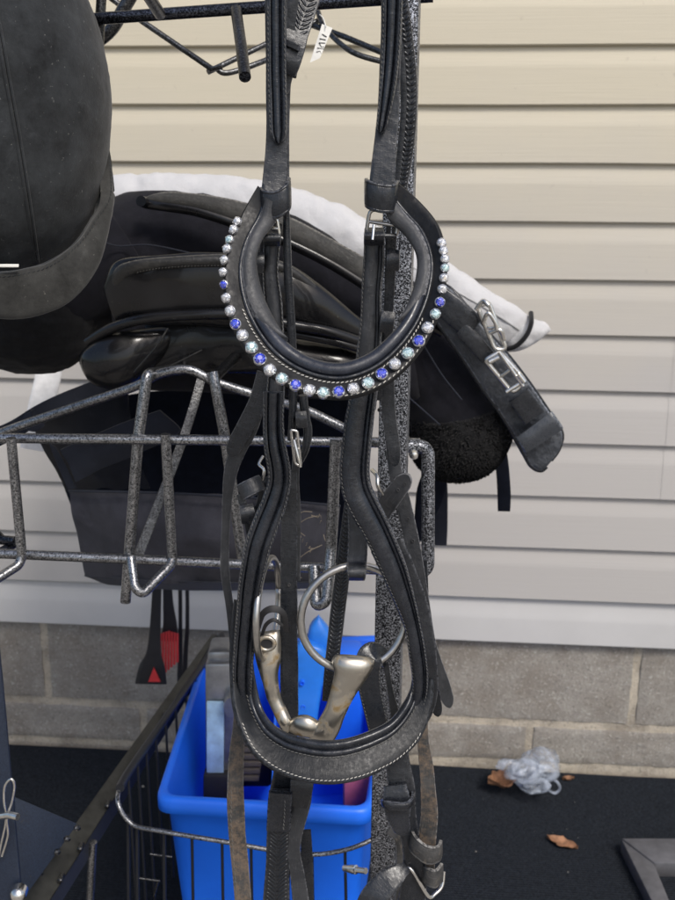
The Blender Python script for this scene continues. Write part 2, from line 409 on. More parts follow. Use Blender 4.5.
M_BLUE = plain('blue_plastic', (.014, .165, .98), .42, 0, 9, .12, .15, .001)
M_BLUE2 = plain('bright_blue_plastic', (.02, .19, .72), .35, 0, 40, .1, .1)
M_NAVY = hammer('navy_textured_paint', dark=(.010, .016, .032), lite=(.022, .034, .062), sc_=600, lo=.35, hi=.7, rough=.5, metal=.1)
M_ANG = plain('dull_grey_black_bar', (.042, .042, .038), .42, .3, 60, .35, .25, .0008)
M_WIRE = plain('dark_basket_wire', (.02, .022, .028), .4, .3)
M_GREYM = plain('grey_cast_frame', (.11, .11, .118), .55, .2, 22, .35, .4, .002)
M_RED = plain('red_bristles', (.62, .04, .045), .6); M_RUB = plain('black_rubber', (.018, .018, .02), .6)
M_TAG = plain('white_paper_tag', (.78, .77, .72), .8); M_INK = plain('black_ink', (.02, .02, .02), .7)
M_SILV = plain('dull_silver_plastic', (.30, .31, .33), .3, .7, 60, .2); M_PALE = plain('pale_blue_label', (.42, .62, .82), .4, 0, 50, .25)
M_PINK = plain('dusty_pink_plastic', (.36, .09, .17), .6); M_BRIS = plain('grey_brown_bristle', (.10, .085, .075), .9)
M_LEAF = plain('dry_leaf', (.27, .135, .07), .75, 0, 90, .6, .6, .002); M_GRIT = plain('pale_grit', (.45, .42, .36), .9)
M_WPOST = plain('white_painted_metal', (.72, .72, .72), .45)

def siding_mat():
    m, nt, b = mat_new('tan_vinyl_siding'); v = tc(nt, (1, 1, 1))
    g = noi(nt, tc(nt, (2.5, 2.5, 160)), 3, 4, .6)
    info = nt.nodes.new('ShaderNodeObjectInfo')
    big = noi(nt, v, 2.2, 4, .6)
    c = mixc(nt, ramp(nt, g, [(.3, 0), (.7, 1)]), (.575, .525, .405), (.61, .555, .43))
    c = mixc(nt, math_(nt, 'MULTIPLY', ramp(nt, big, [(.35, 0), (.75, 1)]), .25), c, (.595, .55, .455))
    d = ramp(nt, noi(nt, v, 60, 6, .7), [(.64, 0), (.72, 1)]); c = mixc(nt, math_(nt, 'MULTIPLY', d, .3), c, (.30, .26, .2))
    # light turning greyer down the wall, painted into the siding colour by height
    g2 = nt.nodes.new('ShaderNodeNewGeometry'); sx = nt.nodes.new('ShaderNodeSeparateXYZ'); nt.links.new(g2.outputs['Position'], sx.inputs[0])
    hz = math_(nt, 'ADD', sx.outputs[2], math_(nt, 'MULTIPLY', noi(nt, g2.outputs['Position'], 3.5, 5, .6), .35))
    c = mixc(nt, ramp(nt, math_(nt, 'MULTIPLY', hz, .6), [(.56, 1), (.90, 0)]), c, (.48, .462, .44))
    nt.links.new(c, b.inputs['Base Color']); b.inputs['Roughness'].default_value = .55
    nt.links.new(bump(nt, g, .25, .0012), b.inputs['Normal']); return m
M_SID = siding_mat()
M_FLASH = plain('pale_flashing', (.575, .57, .56), .6, 0, 6, .05, .05)
def block_mat(name, a, b_):
    m, nt, b = mat_new(name); v = tc(nt)
    n = noi(nt, v, 60, 8, .85); n2 = noi(nt, v, 11, 6, .7); s = noi(nt, v, 210, 3, .7)
    c = mixc(nt, ramp(nt, n, [(.3, 0), (.7, 1)]), a, b_); c = mixc(nt, math_(nt, 'MULTIPLY', ramp(nt, n2, [(.44, 0), (.60, 1)]), .6), c, (.235, .205, .17))
    c = mixc(nt, ramp(nt, s, [(.60, 0), (.66, .8)]), c, (.58, .56, .52)); c = mixc(nt, ramp(nt, s, [(.34, .8), (.40, 0)]), c, (.16, .15, .14))
    nt.links.new(c, b.inputs['Base Color']); b.inputs['Roughness'].default_value = .95
    nt.links.new(bump(nt, n, .6, .003, bump(nt, s, .9, .0025)), b.inputs['Normal']); return m
M_BLOCK = block_mat('grey_concrete_block', (.27, .25, .22), (.42, .395, .355)); M_MORT = block_mat('sandy_mortar', (.50, .44, .345), (.60, .54, .44))
def carpet_mat():
    m, nt, b = mat_new('black_ribbed_carpet'); v = tc(nt)
    n = noi(nt, v, 260, 4, .8); c = mixc(nt, ramp(nt, n, [(.35, 0), (.75, 1)]), (.005, .0065, .009), (.024, .030, .040))
    s = ramp(nt, noi(nt, v, 170, 4, .7), [(.69, 0), (.74, 1)]); c = mixc(nt, math_(nt, 'MULTIPLY', s, .5), c, (.2, .18, .15))
    nt.links.new(c, b.inputs['Base Color']); b.inputs['Roughness'].default_value = 1; b.inputs['Specular IOR Level'].default_value = .15
    b.inputs['Sheen Weight'].default_value = .05
    nt.links.new(bump(nt, n, .8, .003), b.inputs['Normal']); return m
M_CARP = carpet_mat()
M_GRND = block_mat('pale_concrete_ground', (.27, .25, .22), (.38, .35, .31))

# ------------------------------------------------------------------ the setting
m = MB(); m.add([(-40, -40, -.012), (40, -40, -.012), (40, 1.95, -.012), (-40, 1.95, -.012)], [(0, 1, 2, 3)])
tag(m.build('ground', M_GRND, None, smooth=False), kind='structure')
def WP(s, z, d=0): return Vector((0, WD, 0)) + WU*s + WN*d + Vector((0, 0, z))
# ribbed carpet: real ribs parallel to the wall
m = MB(); nr = 170; step = .0056; prof = []
for i in range(nr): prof += [(.006+i*step, .0015), (.006+i*step+step*.3, .0068), (.006+i*step+step*.6, .0068), (.006+i*step+step*.9, .0015)]
xs = [-1.8+i*.2 for i in range(19)]; n = len(prof)
vs = [WP(x, z+.002*noise.noise(Vector((x*3, d*3, 0))), d+.004*noise.noise(Vector((x*6, d, 3)))) for x in xs for d, z in prof]
fs = [(i*n+j, (i+1)*n+j, (i+1)*n+j+1, i*n+j+1) for i in range(len(xs)-1) for j in range(n-1)]
o = mk('carpet', vs, fs, M_CARP, None, angle=0)
for v_ in o.data.vertices: pass
tag(o, 'black ribbed outdoor carpet laid up to the foot of the block wall', 'carpet')

house = thing('siding_wall', 'tan horizontal lap siding on the wall behind the tack rack', 'wall', WP(0, .2))
SY = [-76, -16, 43.3, 102.8, 161.6, 219.8, 277.6, 332.6, 387.6, 441, 494.2, 546, 597.4, 644]
SZ = [wall_hit(600, y).z for y in SY]
def siding(z1, z0, s0, s1, dd=0, last=False):
    h = z1-z0; segs = 24
    # profile (distance out of wall, height): butt edge, flat face, cove, tucked top
    pr = [(.001, z0+.004), (.001, z0-.004), (.0125, z0-.004), (.0145, z0-.002), (.0140, z0+.004), (.0115, z0+h*.58), (.0110, z0+h*.63), (.0099, z0+h*.68), (.0058, z0+h*.90), (.0022, z1+.003), (0.0, z1+.003)]
    vs = []; ff = []
    for i in range(segs+1):
        s = s0+(s1-s0)*i/segs
        for k, (d, z) in enumerate(pr):
            wv = .0024*noise.noise(Vector((s*2.6, z*9, 1)))
            vs.append(WP(s, z+wv*.6, d+dd+wv))
    k = len(pr)
    for i in range(segs):
        for j in range(k-1): ff.append((i*k+j, (i+1)*k+j, (i+1)*k+j+1, i*k+j+1))
    return vs, ff
seam_s = (wall_hit(669, 400)-Vector((0, WD, 0))).dot(WU)
for i in range(len(SY)-2):
    z1, z0 = SZ[i], SZ[i+1]
    if 4 <= i+1 <= 10:
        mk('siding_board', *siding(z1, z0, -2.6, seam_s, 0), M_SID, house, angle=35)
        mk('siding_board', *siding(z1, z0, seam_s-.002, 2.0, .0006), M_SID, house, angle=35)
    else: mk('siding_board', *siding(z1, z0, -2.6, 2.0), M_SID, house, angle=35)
z1, z0 = SZ[-2], SZ[-1]
zz = wall_hit(600, 619).z
for k in range(4):                               # siding above the frame
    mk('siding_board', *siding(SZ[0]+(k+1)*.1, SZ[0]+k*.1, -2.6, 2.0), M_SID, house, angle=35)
m = MB(); pr = [(0, z0), (.008, z0-.0005), (.0095, z0+.001), (.0090, zz-.006), (.0086, zz), (.0076, zz+.006), (.002, z1+.004)]
vs = [WP(s, z, d) for s in (-2.6, 2.0) for d, z in pr]; k = len(pr)
m.add(vs, [(j, k+j, k+j+1, j+1) for j in range(k-1)])
m.build('flashing_strip', M_FLASH, house, angle=20)
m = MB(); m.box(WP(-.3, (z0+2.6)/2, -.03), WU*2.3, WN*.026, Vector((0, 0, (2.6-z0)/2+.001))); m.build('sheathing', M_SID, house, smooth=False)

fnd = thing('block_foundation', 'grey concrete block footing with sandy mortar joints under the siding', 'wall', WP(0, 0))
zt = z0; zc = wall_hit(600, 729).z; zb2 = wall_hit(600, 771).z
m = MB()
nx, nz = 260, 20
vs = [WP(-2.6+4.6*i/nx, -.011+(zt-.001+.011)*j/nz, -.0115+.0035*noise.noise(Vector((i*.35, j*.9, 2)))) for i in range(nx+1) for j in range(nz+1)]
fs = [(i*(nz+1)+j, (i+1)*(nz+1)+j, (i+1)*(nz+1)+j+1, i*(nz+1)+j+1) for i in range(nx) for j in range(nz)]
m.add(vs, fs); m.build('mortar', M_MORT, fnd)
sj = (wall_hit(636, 690)-Vector((0, WD, 0))).dot(WU); sk = (wall_hit(44, 660)-Vector((0, WD, 0))).dot(WU); bl = (sj-sk)/3
def block(s0, s1, za, zb_, seed):
    nx, nz = 24, 10; vs = []; fs = []
    for i in range(nx+1):
        for j in range(nz+1):
            u, v = i/nx, j/nz; s = s0+(s1-s0)*u; z = za+(zb_-za)*v
            e = .004+min(u*(s1-s0), (1-u)*(s1-s0), v*(zb_-za), (1-v)*(zb_-za))
            d = -.0075 - .006*max(0, 1-e/.009)**2 + .0022*noise.noise(Vector((s*45, z*45, seed)))
            s += .0022*noise.noise(Vector((z*60, 5, seed)))*(1 if 0 < i < nx else 1); z += .002*noise.noise(Vector((s*50, 9, seed)))
            vs.append(WP(s, z, d))
    n1 = nz+1
    fs = [(i*n1+j, (i+1)*n1+j, (i+1)*n1+j+1, i*n1+j+1) for i in range(nx) for j in range(nz)]
    # sides back into the mortar
    def rim(idx):
        b = len(vs); 
        for q in idx: vs.append(vs[q]-WN*.03)
        for q in range(len(idx)-1): fs.append((idx[q], idx[q+1], b+q+1, b+q))
    rim([i*n1 for i in range(nx+1)]); rim([i*n1+nz for i in range(nx+1)]); rim(list(range(n1))); rim([nx*n1+j for j in range(n1)])
    mk('block', vs, fs, M_BLOCK, fnd, angle=60)
for k in range(-4, 3):
    block(sj+bl*k+.008, sj+bl*(k+1)-.008, zc+.009, zt+.002, k*1.7)
    block(sj+bl*(k+.5)+.008, sj+bl*(k+1.5)-.008, zb2+.010, zc-.009, k*2.3+.7)

# ------------------------------------------------------------------ the tack rack
YP = .92
rack = thing('tack_rack', 'hammered silver and black metal tack rack with post and tube brackets', 'rack', W(381, 900, YP))
pt, pb = W(405.5, -60, YP), W(381.5, 960, YP)
ax_ = (pt-pb).normalized(); yw = R(-9); rx = Vector((math.cos(yw), math.sin(yw), 0)); rx = (rx-ax_*rx.dot(ax_)).normalized(); ry = ax_.cross(rx)
hw = 14.2*mpp(W(395, 400, YP))
vs, fs = rbox((pt+pb)/2, rx*hw, ry*hw, ax_*((pt-pb).length/2), .0022, 3); mk('post', vs, fs, M_HP, rack, angle=40)
ptube('top_bar', [(80, 20, .98), (250, 8, .96), (433, -4, .94)], 6, M_HD, rack)
ptube('peg', [(236, 10, .95), (241, 45, .90), (245, 77, .86)], 6, M_HD, rack)
ptube('peg', [(146, -8, .90), (160, 14, .955)], 6, M_HD, rack)
ptube('upright_tube', [(103, -30, .99), (97, 75, .99), (88, 200, .99)], 5, M_HDK, rack)
ptube('curved_arm', [(136, -12, 1.06), (124, 8, 1.06), (108, 33, 1.06), (70, 60, 1.06)], 6.5, M_HDK, rack, smooth=True)
YR = .98
ptube('upper_rail', [(-60, 437.5, YR+.02), (205, 440, YR), (345, 442, YR), (420, 443, YR)], 5.2, M_HV, rack)
ptube('lower_rail', [(-60, 551, YR+.02), (172, 561, YR), (300, 567, YR), (412, 571, YR)], 5.0, M_HV, rack)
ptube('end_loop', [(404, 446, .965), (428, 446, .965), (428, 572, .965), (404, 574, .965)], 6.6, M_HP, rack, rnd=14)
m = MB(); m.add(*sweep([(W(414, 455, .953)+Vector((0, t*.004, 0)), Vector((r, 0, 0)), Vector((0, 0, r))) for t, r in ((-1, .001), (-.8, .0035), (0, .0048), (1, .005))], CIR16)); m.build('bolt_head', M_STEEL, rack)
ptube('rod', [(11, 438, YR-.006), (22, 556, YR-.006), (19, 565, YR-.01), (-30, 596, YR-.05)], 4.8, M_HV, rack, rnd=8)
ptube('rod', [(165.5, 434, YR-.006), (172.5, 559, YR-.006), (170, 566, YR-.012), (143, 594, YR-.04), (135, 588, YR-.04), (131, 558, YR-.02)], 5.0, M_HV, rack, rnd=9)
ptube('rod', [(190, 368, 1.12), (147, 374, 1.0), (138, 440, YR+.012), (125.5, 602, YR+.012)], 5.6, M_HV, rack, rnd=7)
ptube('support_tube', [(-10, 437, 1.06), (25, 424, 1.05), (140, 385, 1.02), (160, 372, 1.01), (190, 368, 1.01), (212, 381, 1.01), (262, 397, 1.01), (305, 409, 1.0), (350, 431, .99)], 4.8, M_HV, rack, rnd=14)
ptube('rod', [(213, 372, 1.005), (217, 395, 1.0), (226, 445, 1.0), (243, 562, 1.0)], 5.4, M_HV, rack, smooth=True)
ptube('rod', [(214, 378, 1.02), (243, 349, 1.12)], 5, M_HDK, rack)
ptube('rod', [(336, 440, YR-.006), (331, 548, YR-.006), (326, 602, YR-.03), (316, 606, YR-.03), (314, 566, YR-.01)], 6.0, M_HV, rack, rnd=6)
o, _ = strap('flat_brace', [(201, 380, 9, 1.08), (182, 442, 9, 1.05), (136, 562, 10, 1.0)], M_HDK, rack, .005, w_=False)
ptube('rod', [(-10, 528, 1.04), (2, 540, 1.03), (16, 541, 1.02)], 5, M_HD, rack)
ptube('rod', [(-12, 566, 1.0), (0, 552, 1.01), (22, 540, 1.05)], 4.5, M_HD, rack)
# bent wire hanger behind the bar
hg = thing('wire_hanger', 'bent grey wire hook bracket zigzagging behind the top bar', 'hanger', W(215, 73, 1.15))
ptube('wire', [(100, -10, 1.16), (143, 22, 1.16), (212, 69, 1.12), (222, 66, 1.12)], 3.0, M_HDK, hg)
ptube('wire', [(208, 72, 1.13), (264, 45, 1.17), (320, 20, 1.2)], 2.8, M_HDK, hg)
ptube('wire', [(216, 68, 1.14), (228, 73, 1.14), (264, 61, 1.16), (300, 45, 1.2)], 2.8, M_HDK, hg, smooth=True)
ptube('wire', [(309, 24, 1.2), (345, 37, 1.17), (388, 55, 1.14)], 3.0, M_HDK, hg)
ptube('wire', [(318, 12, 1.2), (325, 28, 1.18), (352, 52, 1.15), (392, 64, 1.14)], 2.8, M_HDK, hg, smooth=True)
tg = thing('paper_tag', 'small white handwritten paper tag tied to the wire hanger', 'tag', W(317, 60, 1.13))
c4 = [W(322, 24, 1.14), W(332.5, 28, 1.14), W(320, 58, 1.13), W(310, 62.5, 1.13)]
bk = Vector((0, .0006, 0)); m = MB(); m.add(c4+[p+bk for p in c4], [(0, 1, 2, 3), (7, 6, 5, 4), (0, 4, 5, 1), (1, 5, 6, 2), (2, 6, 7, 3), (3, 7, 4, 0)]); m.build('card', M_TAG, tg, smooth=False)
m = MB(); ex = (c4[1]-c4[0]).normalized(); ey = (c4[3]-c4[0]).normalized(); oc = c4[0]-Vector((0, .0012, 0))
for pts in ([(2, 14), (8, 13)], [(2.5, 18), (8.5, 16)], [(3, 18), (6, 21), (8.5, 20)], [(2.5, 23), (9, 22)], [(3, 27), (6, 25), (8, 27.5)], [(3, 9), (8, 10)]):
    tube_mb(m, [oc+ex*a*.0011+ey*b*.0011 for a, b in pts], .0005, circ(6))
m.build('handwriting', M_INK, tg)
m = MB(); tube_mb(m, tube_pts([W(326, 27, 1.135), W(323, 18, 1.16), W(319, 14, 1.2)]), .0006, circ(6)); m.build('string', M_TAG, tg)

# white painted strap piece behind the bag
o, _ = strap('white_bracket', [(52, 340, 25, 1.55), (49, 372, 25, 1.53), (40, 412, 25, 1.5), (33, 450, 25, 1.48)], M_WPOST, None, .006, w_=False)
tag(o, 'flat white metal bracket against the siding behind the black bag', 'bracket')

# ------------------------------------------------------------------ white pad
pad = thing('white_saddle_pad', 'white quilted cotton saddle pad rolled behind the black saddle', 'saddle pad', W(330, 260, 1.42))
rows = [(96, 178, 96, 235, 1.44, 26), (130, 174, 130, 236, 1.44, 28), (170, 173, 168, 236, 1.44, 28), (240, 177, 232, 240, 1.43, 28), (290, 187, 278, 250, 1.42, 28), (335, 202, 318, 262, 1.41, 28), (367, 220, 350, 276, 1.40, 26), (410, 240, 385, 292, 1.39, 24), (440, 257, 415, 306, 1.38, 22), (480, 283, 448, 322, 1.37, 20), (515, 305, 482, 340, 1.36, 17), (530, 316, 498, 349, 1.36, 13)]
o, frp = loft('pad_body', rows, 20, M_WHITE, pad, n=14, prof=circ(48), disp=.0036, df=34, quilt=17)
rows = [(528, 314, 500, 350, 1.36, 13), (536, 319, 508, 352, 1.36, 12), (545, 322, 519, 351, 1.36, 11), (550, 325, 532, 345, 1.36, 8), (552, 329, 540, 339, 1.36, 3)]
loft('frayed_end', rows, 12, M_WHITE, pad, n=8, prof=circ(40), disp=.003, df=60)
edge_tube('binding_cord', tube_pts([W(506, 349, 1.335), W(516, 346, 1.325), W(526, 336, 1.322), (W(531, 324, 1.33)), W(531, 313, 1.355)], 8), .0034, M_CORD, pad)
edge_tube('seam', [c+a*.25+b*1.0 for c, a, b in frp[100:]], .0012, plain('grey_seam', (.4, .4, .4), .9), pad, circ(6))

# ------------------------------------------------------------------ black fleece pad
fp = thing('black_fleece_pad', 'black quilted pad with fleece rolls draped over the rack under the saddle', 'saddle pad', W(300, 470, 1.25))
rows = [(-30, 330, 96, 345, 1.24, 70), (10, 260, 104, 330, 1.25, 80), (75, 208, 150, 315, 1.27, 75), (110, 196, 175, 310, 1.28, 70), (160, 190, 215, 300, 1.28, 60), (240, 202, 255, 300, 1.28, 50), (310, 225, 300, 318, 1.28, 50), (370, 262, 350, 340, 1.28, 50), (420, 285, 380, 370, 1.27, 55), (462, 320, 400, 400, 1.26, 60), (492, 362, 408, 420, 1.25, 60), (508, 405, 412, 440, 1.24, 58)]
o, fr1 = loft('quilted_body', rows, 60, M_BLK, fp, n=9, disp=.006, df=22)
rows = [(506, 396, 410, 415, 1.24, 60), (512, 420, 412, 442, 1.24, 66), (504, 446, 416, 460, 1.24, 60), (490, 464, 428, 470, 1.24, 44), (472, 473, 444, 474, 1.24, 18)]
o, fr2 = loft('fleece_roll', rows, 50, M_FLC, fp, n=12, prof=circ(64), disp=.0045, df=95)
rows = [(-30, 250, 70, 250, 1.22, 40), (-45, 300, 102, 300, 1.22, 64), (-42, 335, 98, 330, 1.22, 62), (-18, 358, 86, 356, 1.22, 46), (10, 371, 62, 371, 1.22, 16)]
loft('fleece_roll', rows, 50, M_FLC, fp, n=12, prof=circ(64), disp=.004, df=80)
m = MB(); random.seed(5)
for i in range(14000):
    c, a, b = random.choice(fr2); th = random.uniform(0, 6.283); p = c+a*math.cos(th)+b*math.sin(th)
    nrm = (a.normalized()*math.cos(th)+b.normalized()*math.sin(th)); d = (nrm+Vector((random.uniform(-1, 1), random.uniform(-1, 1), random.uniform(-1, 1)-.5))*.8).normalized()
    s_ = d.orthogonal().normalized()*.0013; q = p+d*.003; r = p+d*.0045+s_*random.uniform(-1.5, 1.5)
    m.add([p-s_-nrm*.002, p+s_-nrm*.002, q+s_*.6, r], [(0, 1, 2, 3)])
m.build('fleece_curls', M_FLC, fp)['kind'] = 'stuff'
# seams / wrinkles of the quilt
for pts in ([(98, 240, 1.14), (118, 246, 1.175), (150, 245, 1.17), (190, 253, 1.17)], [(352, 352, 1.19), (400, 390, 1.165), (440, 425, 1.155)], [(415, 330, 1.18), (440, 372, 1.165), (462, 400, 1.16)]):
    edge_tube('seam', tube_pts([W(*p) for p in pts]), .0009, M_NYL, fp, circ(8))
strap('hanging_strap', [(499, 440, 12, 1.25), (502, 465, 13, 1.25), (504, 495, 13, 1.25), (504, 511, 12, 1.25)], M_NYI, fp, .003)
strap('hanging_strap', [(436, 470, 22, 1.28), (430, 495, 28, 1.28), (420, 530, 14, 1.28), (411, 548, 8, 1.28)], M_NYI, fp, .006)
strap('hanging_strap', [(440, 470, 14, 1.32), (441, 505, 13, 1.32), (440, 545, 14, 1.32)], M_NYL, fp, .004)

# ------------------------------------------------------------------ saddle
sad = thing('black_saddle', 'black leather english saddle upturned on the rack with glossy flap', 'saddle', W(240, 400, 1.12))
rows = [(140, 199, 141, 203, 1.19, 3), (164, 192, 165, 207, 1.18, 8), (200, 194, 199, 213, 1.175, 9), (240, 201, 238, 226, 1.17, 9), (290, 217, 284, 243, 1.17, 9), (330, 238, 324, 262, 1.17, 9), (366, 258, 360, 284, 1.17, 9), (410, 284, 400, 312, 1.17, 9), (450, 306, 440, 334, 1.18, 8)]
o, fq = loft('seat_top', rows, 9, leather('stippled_seat', base=(.032, .031, .029), worn=(.10, .095, .085), rough=.8, wear=.8, grain=500), sad, n=8)
edge_tube('seat_piping', [W(141, 201, 1.17)]+along(fq, -.82, .45)[3:], .0062, M_SAD, sad)
# skirt band and the recess panel behind it
rows = [(104, 285, 122, 330, 1.10, 6), (114, 262, 132, 322, 1.095, 8), (140, 256, 150, 326, 1.09, 9), (180, 253, 180, 326, 1.09, 9), (225, 252, 225, 326, 1.09, 10), (262, 256, 262, 330, 1.09, 14), (293, 266, 290, 332, 1.09, 16), (318, 284, 312, 336, 1.09, 14), (345, 307, 338, 340, 1.095, 10), (368, 326, 362, 346, 1.10, 6), (385, 343, 380, 350, 1.11, 4)]
o, fs_ = loft('skirt', rows, 20, M_SAD, sad, n=8, disp=.003, df=16)
rows = [(110, 288, 117, 300, 1.10, 5), (116, 268, 128, 281, 1.09, 6), (136, 260, 145, 272, 1.085, 6), (180, 256, 180, 268, 1.082, 6), (225, 254, 225, 267, 1.082, 6), (262, 256, 260, 268, 1.082, 6), (292, 266, 287, 276, 1.082, 6), (318, 286, 311, 294, 1.085, 5), (345, 309, 339, 315, 1.09, 4), (366, 326, 361, 331, 1.10, 3)]
o, fb = loft('skirt_binding', rows, 6, M_SADM, sad, n=8)
stitches('stitching', along(fb[14:], -.7, .85), M_STD, sad, .0035, .002, .0003)
edge_tube('roll', tube_pts([W(88, 342, 1.10), W(112, 328, 1.085), W(145, 319, 1.075), (W(190, 315, 1.072)), W(240, 315, 1.07), W(292, 325, 1.07), W(330, 332, 1.075), W(372, 346, 1.09)], 8), .0058, M_SAD, sad, CIR24)
edge_tube('roll', tube_pts([W(270, 330, 1.08), W(300, 335, 1.08), W(340, 343, 1.08), W(372, 352, 1.09)], 8), .0048, M_SAD, sad, CIR24)
rows = [(83, 352, 84, 364, 1.105, 8), (93, 342, 92, 382, 1.10, 15), (112, 334, 108, 389, 1.095, 19), (132, 330, 127, 386, 1.095, 18), (150, 328, 143, 377, 1.10, 14), (166, 327, 158, 362, 1.105, 10), (174, 328, 170, 346, 1.11, 5)]
loft('knee_roll', rows, 20, M_SAD, sad, n=10, prof=circ(32), disp=.0012, df=30)
rows = [(150, 318, 128, 384, 1.12, 6), (176, 316, 150, 380, 1.11, 8), (220, 317, 205, 374, 1.105, 9), (262, 326, 255, 374, 1.10, 14), (300, 338, 300, 374, 1.11, 26), (340, 346, 345, 378, 1.11, 24), (375, 352, 380, 384, 1.12, 14), (395, 358, 400, 380, 1.13, 5)]
loft('flap', rows, 20, M_SAD, sad, n=10, disp=.004, df=16)
edge_tube('flap_seam', tube_pts([W(168, 328, 1.075), W(155, 348, 1.07), W(134, 372, 1.075)], 8), .0011, M_SADM, sad, circ(8))
edge_tube('flap_seam', tube_pts([W(202, 350, 1.09), W(170, 366, 1.085), W(140, 380, 1.08)], 8), .0009, M_SADM, sad, circ(8))
rows = [(112, 300, 130, 390, 1.20, 20), (190, 290, 200, 392, 1.2, 30), (260, 290, 262, 396, 1.2, 30), (340, 310, 350, 400, 1.2, 30), (410, 335, 420, 400, 1.2, 16)]
loft('panel', rows, 25, M_BLK, sad, n=6)

# ------------------------------------------------------------------ girth
gi = thing('girth', 'black leather girth with silver roller buckles hanging at the saddle right', 'girth', W(545, 470, 1.2))
rows = [(440, 282, 418, 305, 1.18, 5), (455, 292, 434, 319, 1.165, 6), (478, 320, 458, 352, 1.16, 6), (506, 352, 483, 390, 1.16, 6), (530, 383, 504, 420, 1.165, 6), (551, 414, 524, 455, 1.17, 6), (562, 432, 531, 466, 1.17, 6), (559, 448, 540, 470, 1.17, 5), (551, 460, 546, 466, 1.17, 3)]
EFL = [(-1, -.6), (-1, .4), (-.94, .8), (-.82, 1), (-.4, 1.05), (0, 1.08), (.4, 1.05), (.82, 1), (.94, .8), (1, .4), (1, -.6), (.9, -1), (-.9, -1)]
o, fg = loft('girth_body', rows, 6, M_GIR, gi, n=8, e=EFL, angle=50)
edge_tube('edge_piping', along(fg[4:], -.97, .3), .0032, M_LS, gi)
edge_tube('edge_piping', along(fg[4:], .97, .3), .0025, M_LS, gi)
rows = [(440, 284, 424, 304, 1.15, 3), (458, 296, 441, 318, 1.145, 4), (478, 314, 461, 335, 1.142, 4), (482, 318, 465, 339, 1.142, 3)]
loft('reinforcement', rows, 4, M_LS, gi, n=6, e=EFL, angle=50)
rows = [(466, 322, 456, 334, 1.14, 2), (480, 336, 468, 348, 1.138, 3), (494, 352, 482, 363, 1.138, 2)]
loft('billet_strap', rows, 3, M_L, gi, n=6, e=EFL, angle=50)
rows = [(528, 388, 509, 402, 1.142, 3), (545, 410, 524, 424, 1.144, 3)]
loft('sewn_patch', rows, 3, M_LS, gi, n=6, e=EFL, angle=50)
rows = [(552, 411, 516, 438, 1.145, 4), (557, 418, 520, 445, 1.143, 5), (563, 427, 524, 452, 1.145, 4)]
loft('keeper', rows, 4, M_KEEP, gi, n=6, e=EFL, angle=50)
def buckle(parent, p, r, Y, mat=M_STEEL, tongue=True, name='buckle'):
    """p: four corners in pixels"""
    m = MB(); q = [W(x, y, Y) for x, y in p]; rr = r*mpp(q[0])
    P = fillet([(q[0]+q[1])/2]+q[1:]+[q[0], (q[0]+q[1])/2], rr*3.2, 4); tube_mb(m, P, rr, circ(10))
    if tongue: tube_mb(m, [(q[0]+q[3])/2, (q[0]+q[3])/2*.5+(q[1]+q[2])/2*.5-Vector((0, rr*1.6, 0)), (q[1]+q[2])/2-Vector((0, rr*2, 0))], rr*.85, circ(8))
    return m.build(name, mat, parent, angle=60)
buckle(gi, [(477, 306), (489, 303), (506, 349), (495, 350)], 2.4, 1.13)
buckle(gi, [(485, 360), (499, 352), (525, 380), (513, 394)], 2.5, 1.13)
ptube('buckle_roller', [(489, 362, 1.125), (499, 357, 1.125)], 3.0, M_STEEL, gi)
ptube('buckle_bar', [(499, 352, 1.12), (523, 386, 1.12)], 1.9, M_STEEL, gi)
ptube('buckle_bar', [(518, 374, 1.12), (524, 382, 1.12)], 3.2, M_STEEL, gi)
ptube('buckle_bar', [(506, 392, 1.125), (522, 382, 1.125)], 2.4, M_STEEL, gi)
ptube('buckle_hook', [(476, 310, 1.13), (483, 301, 1.125), (489, 306, 1.12)], 2.4, M_STEEL, gi, smooth=True)
ptube('buckle_hook', [(484, 322, 1.125), (488, 313, 1.12), (495, 322, 1.12), (497, 330, 1.12)], 2.2, M_STEEL, gi, smooth=True)
ptube('buckle_hook', [(490, 333, 1.125), (500, 330, 1.12), (504, 340, 1.125)], 2.4, M_STEEL, gi, smooth=True)

# ------------------------------------------------------------------ tote bag
bag = thing('tote_bag', 'black nylon tote bag hanging behind the metal rails', 'bag', W(210, 592, 1.25))
def sheet(name, quads, mat, parent, nu=14, nv=10, disp=.004, df=14, th=.004, seed=0):
    """quads: 2x2 or NxM grid of (x, y, Y) rows; builds a softly crumpled cloth sheet with thickness"""
    G = [[list(W(*p)) for p in row] for row in quads]
    rows = [[Vector(q) for q in spline([list(p) for p in row], nu)] for row in G]
    colsn = len(rows[0]); flat = [sum([list(v) for v in row], []) for row in rows]
    big = spline(flat, nv); V = []
    for bi, r in enumerate(big):
        for j in range(colsn):
            p = Vector(r[j*3:j*3+3]); d = noise.noise(p*df+Vector((seed, 0, 0)))+.5*noise.noise(p*df*2.3); V.append(p+Vector((0, -1, 0))*disp*d)
    n, N = colsn, len(big); fs = [(i*n+j, i*n+j+1, (i+1)*n+j+1, (i+1)*n+j) for i in range(N-1) for j in range(n-1)]
    K = len(V); V2 = V+[v+Vector((0, th, 0)) for v in V]; fs += [tuple(K+x for x in f[::-1]) for f in fs]
    rim = [j for j in range(n)]+[i*n+n-1 for i in range(1, N)]+[(N-1)*n+j for j in range(n-2, -1, -1)]+[i*n for i in range(N-2, 0, -1)]
    for a, b in zip(rim, rim[1:]+rim[:1]): fs.append((b, a, K+a, K+b))
    return mk(name, V2, fs, mat, parent, angle=60)
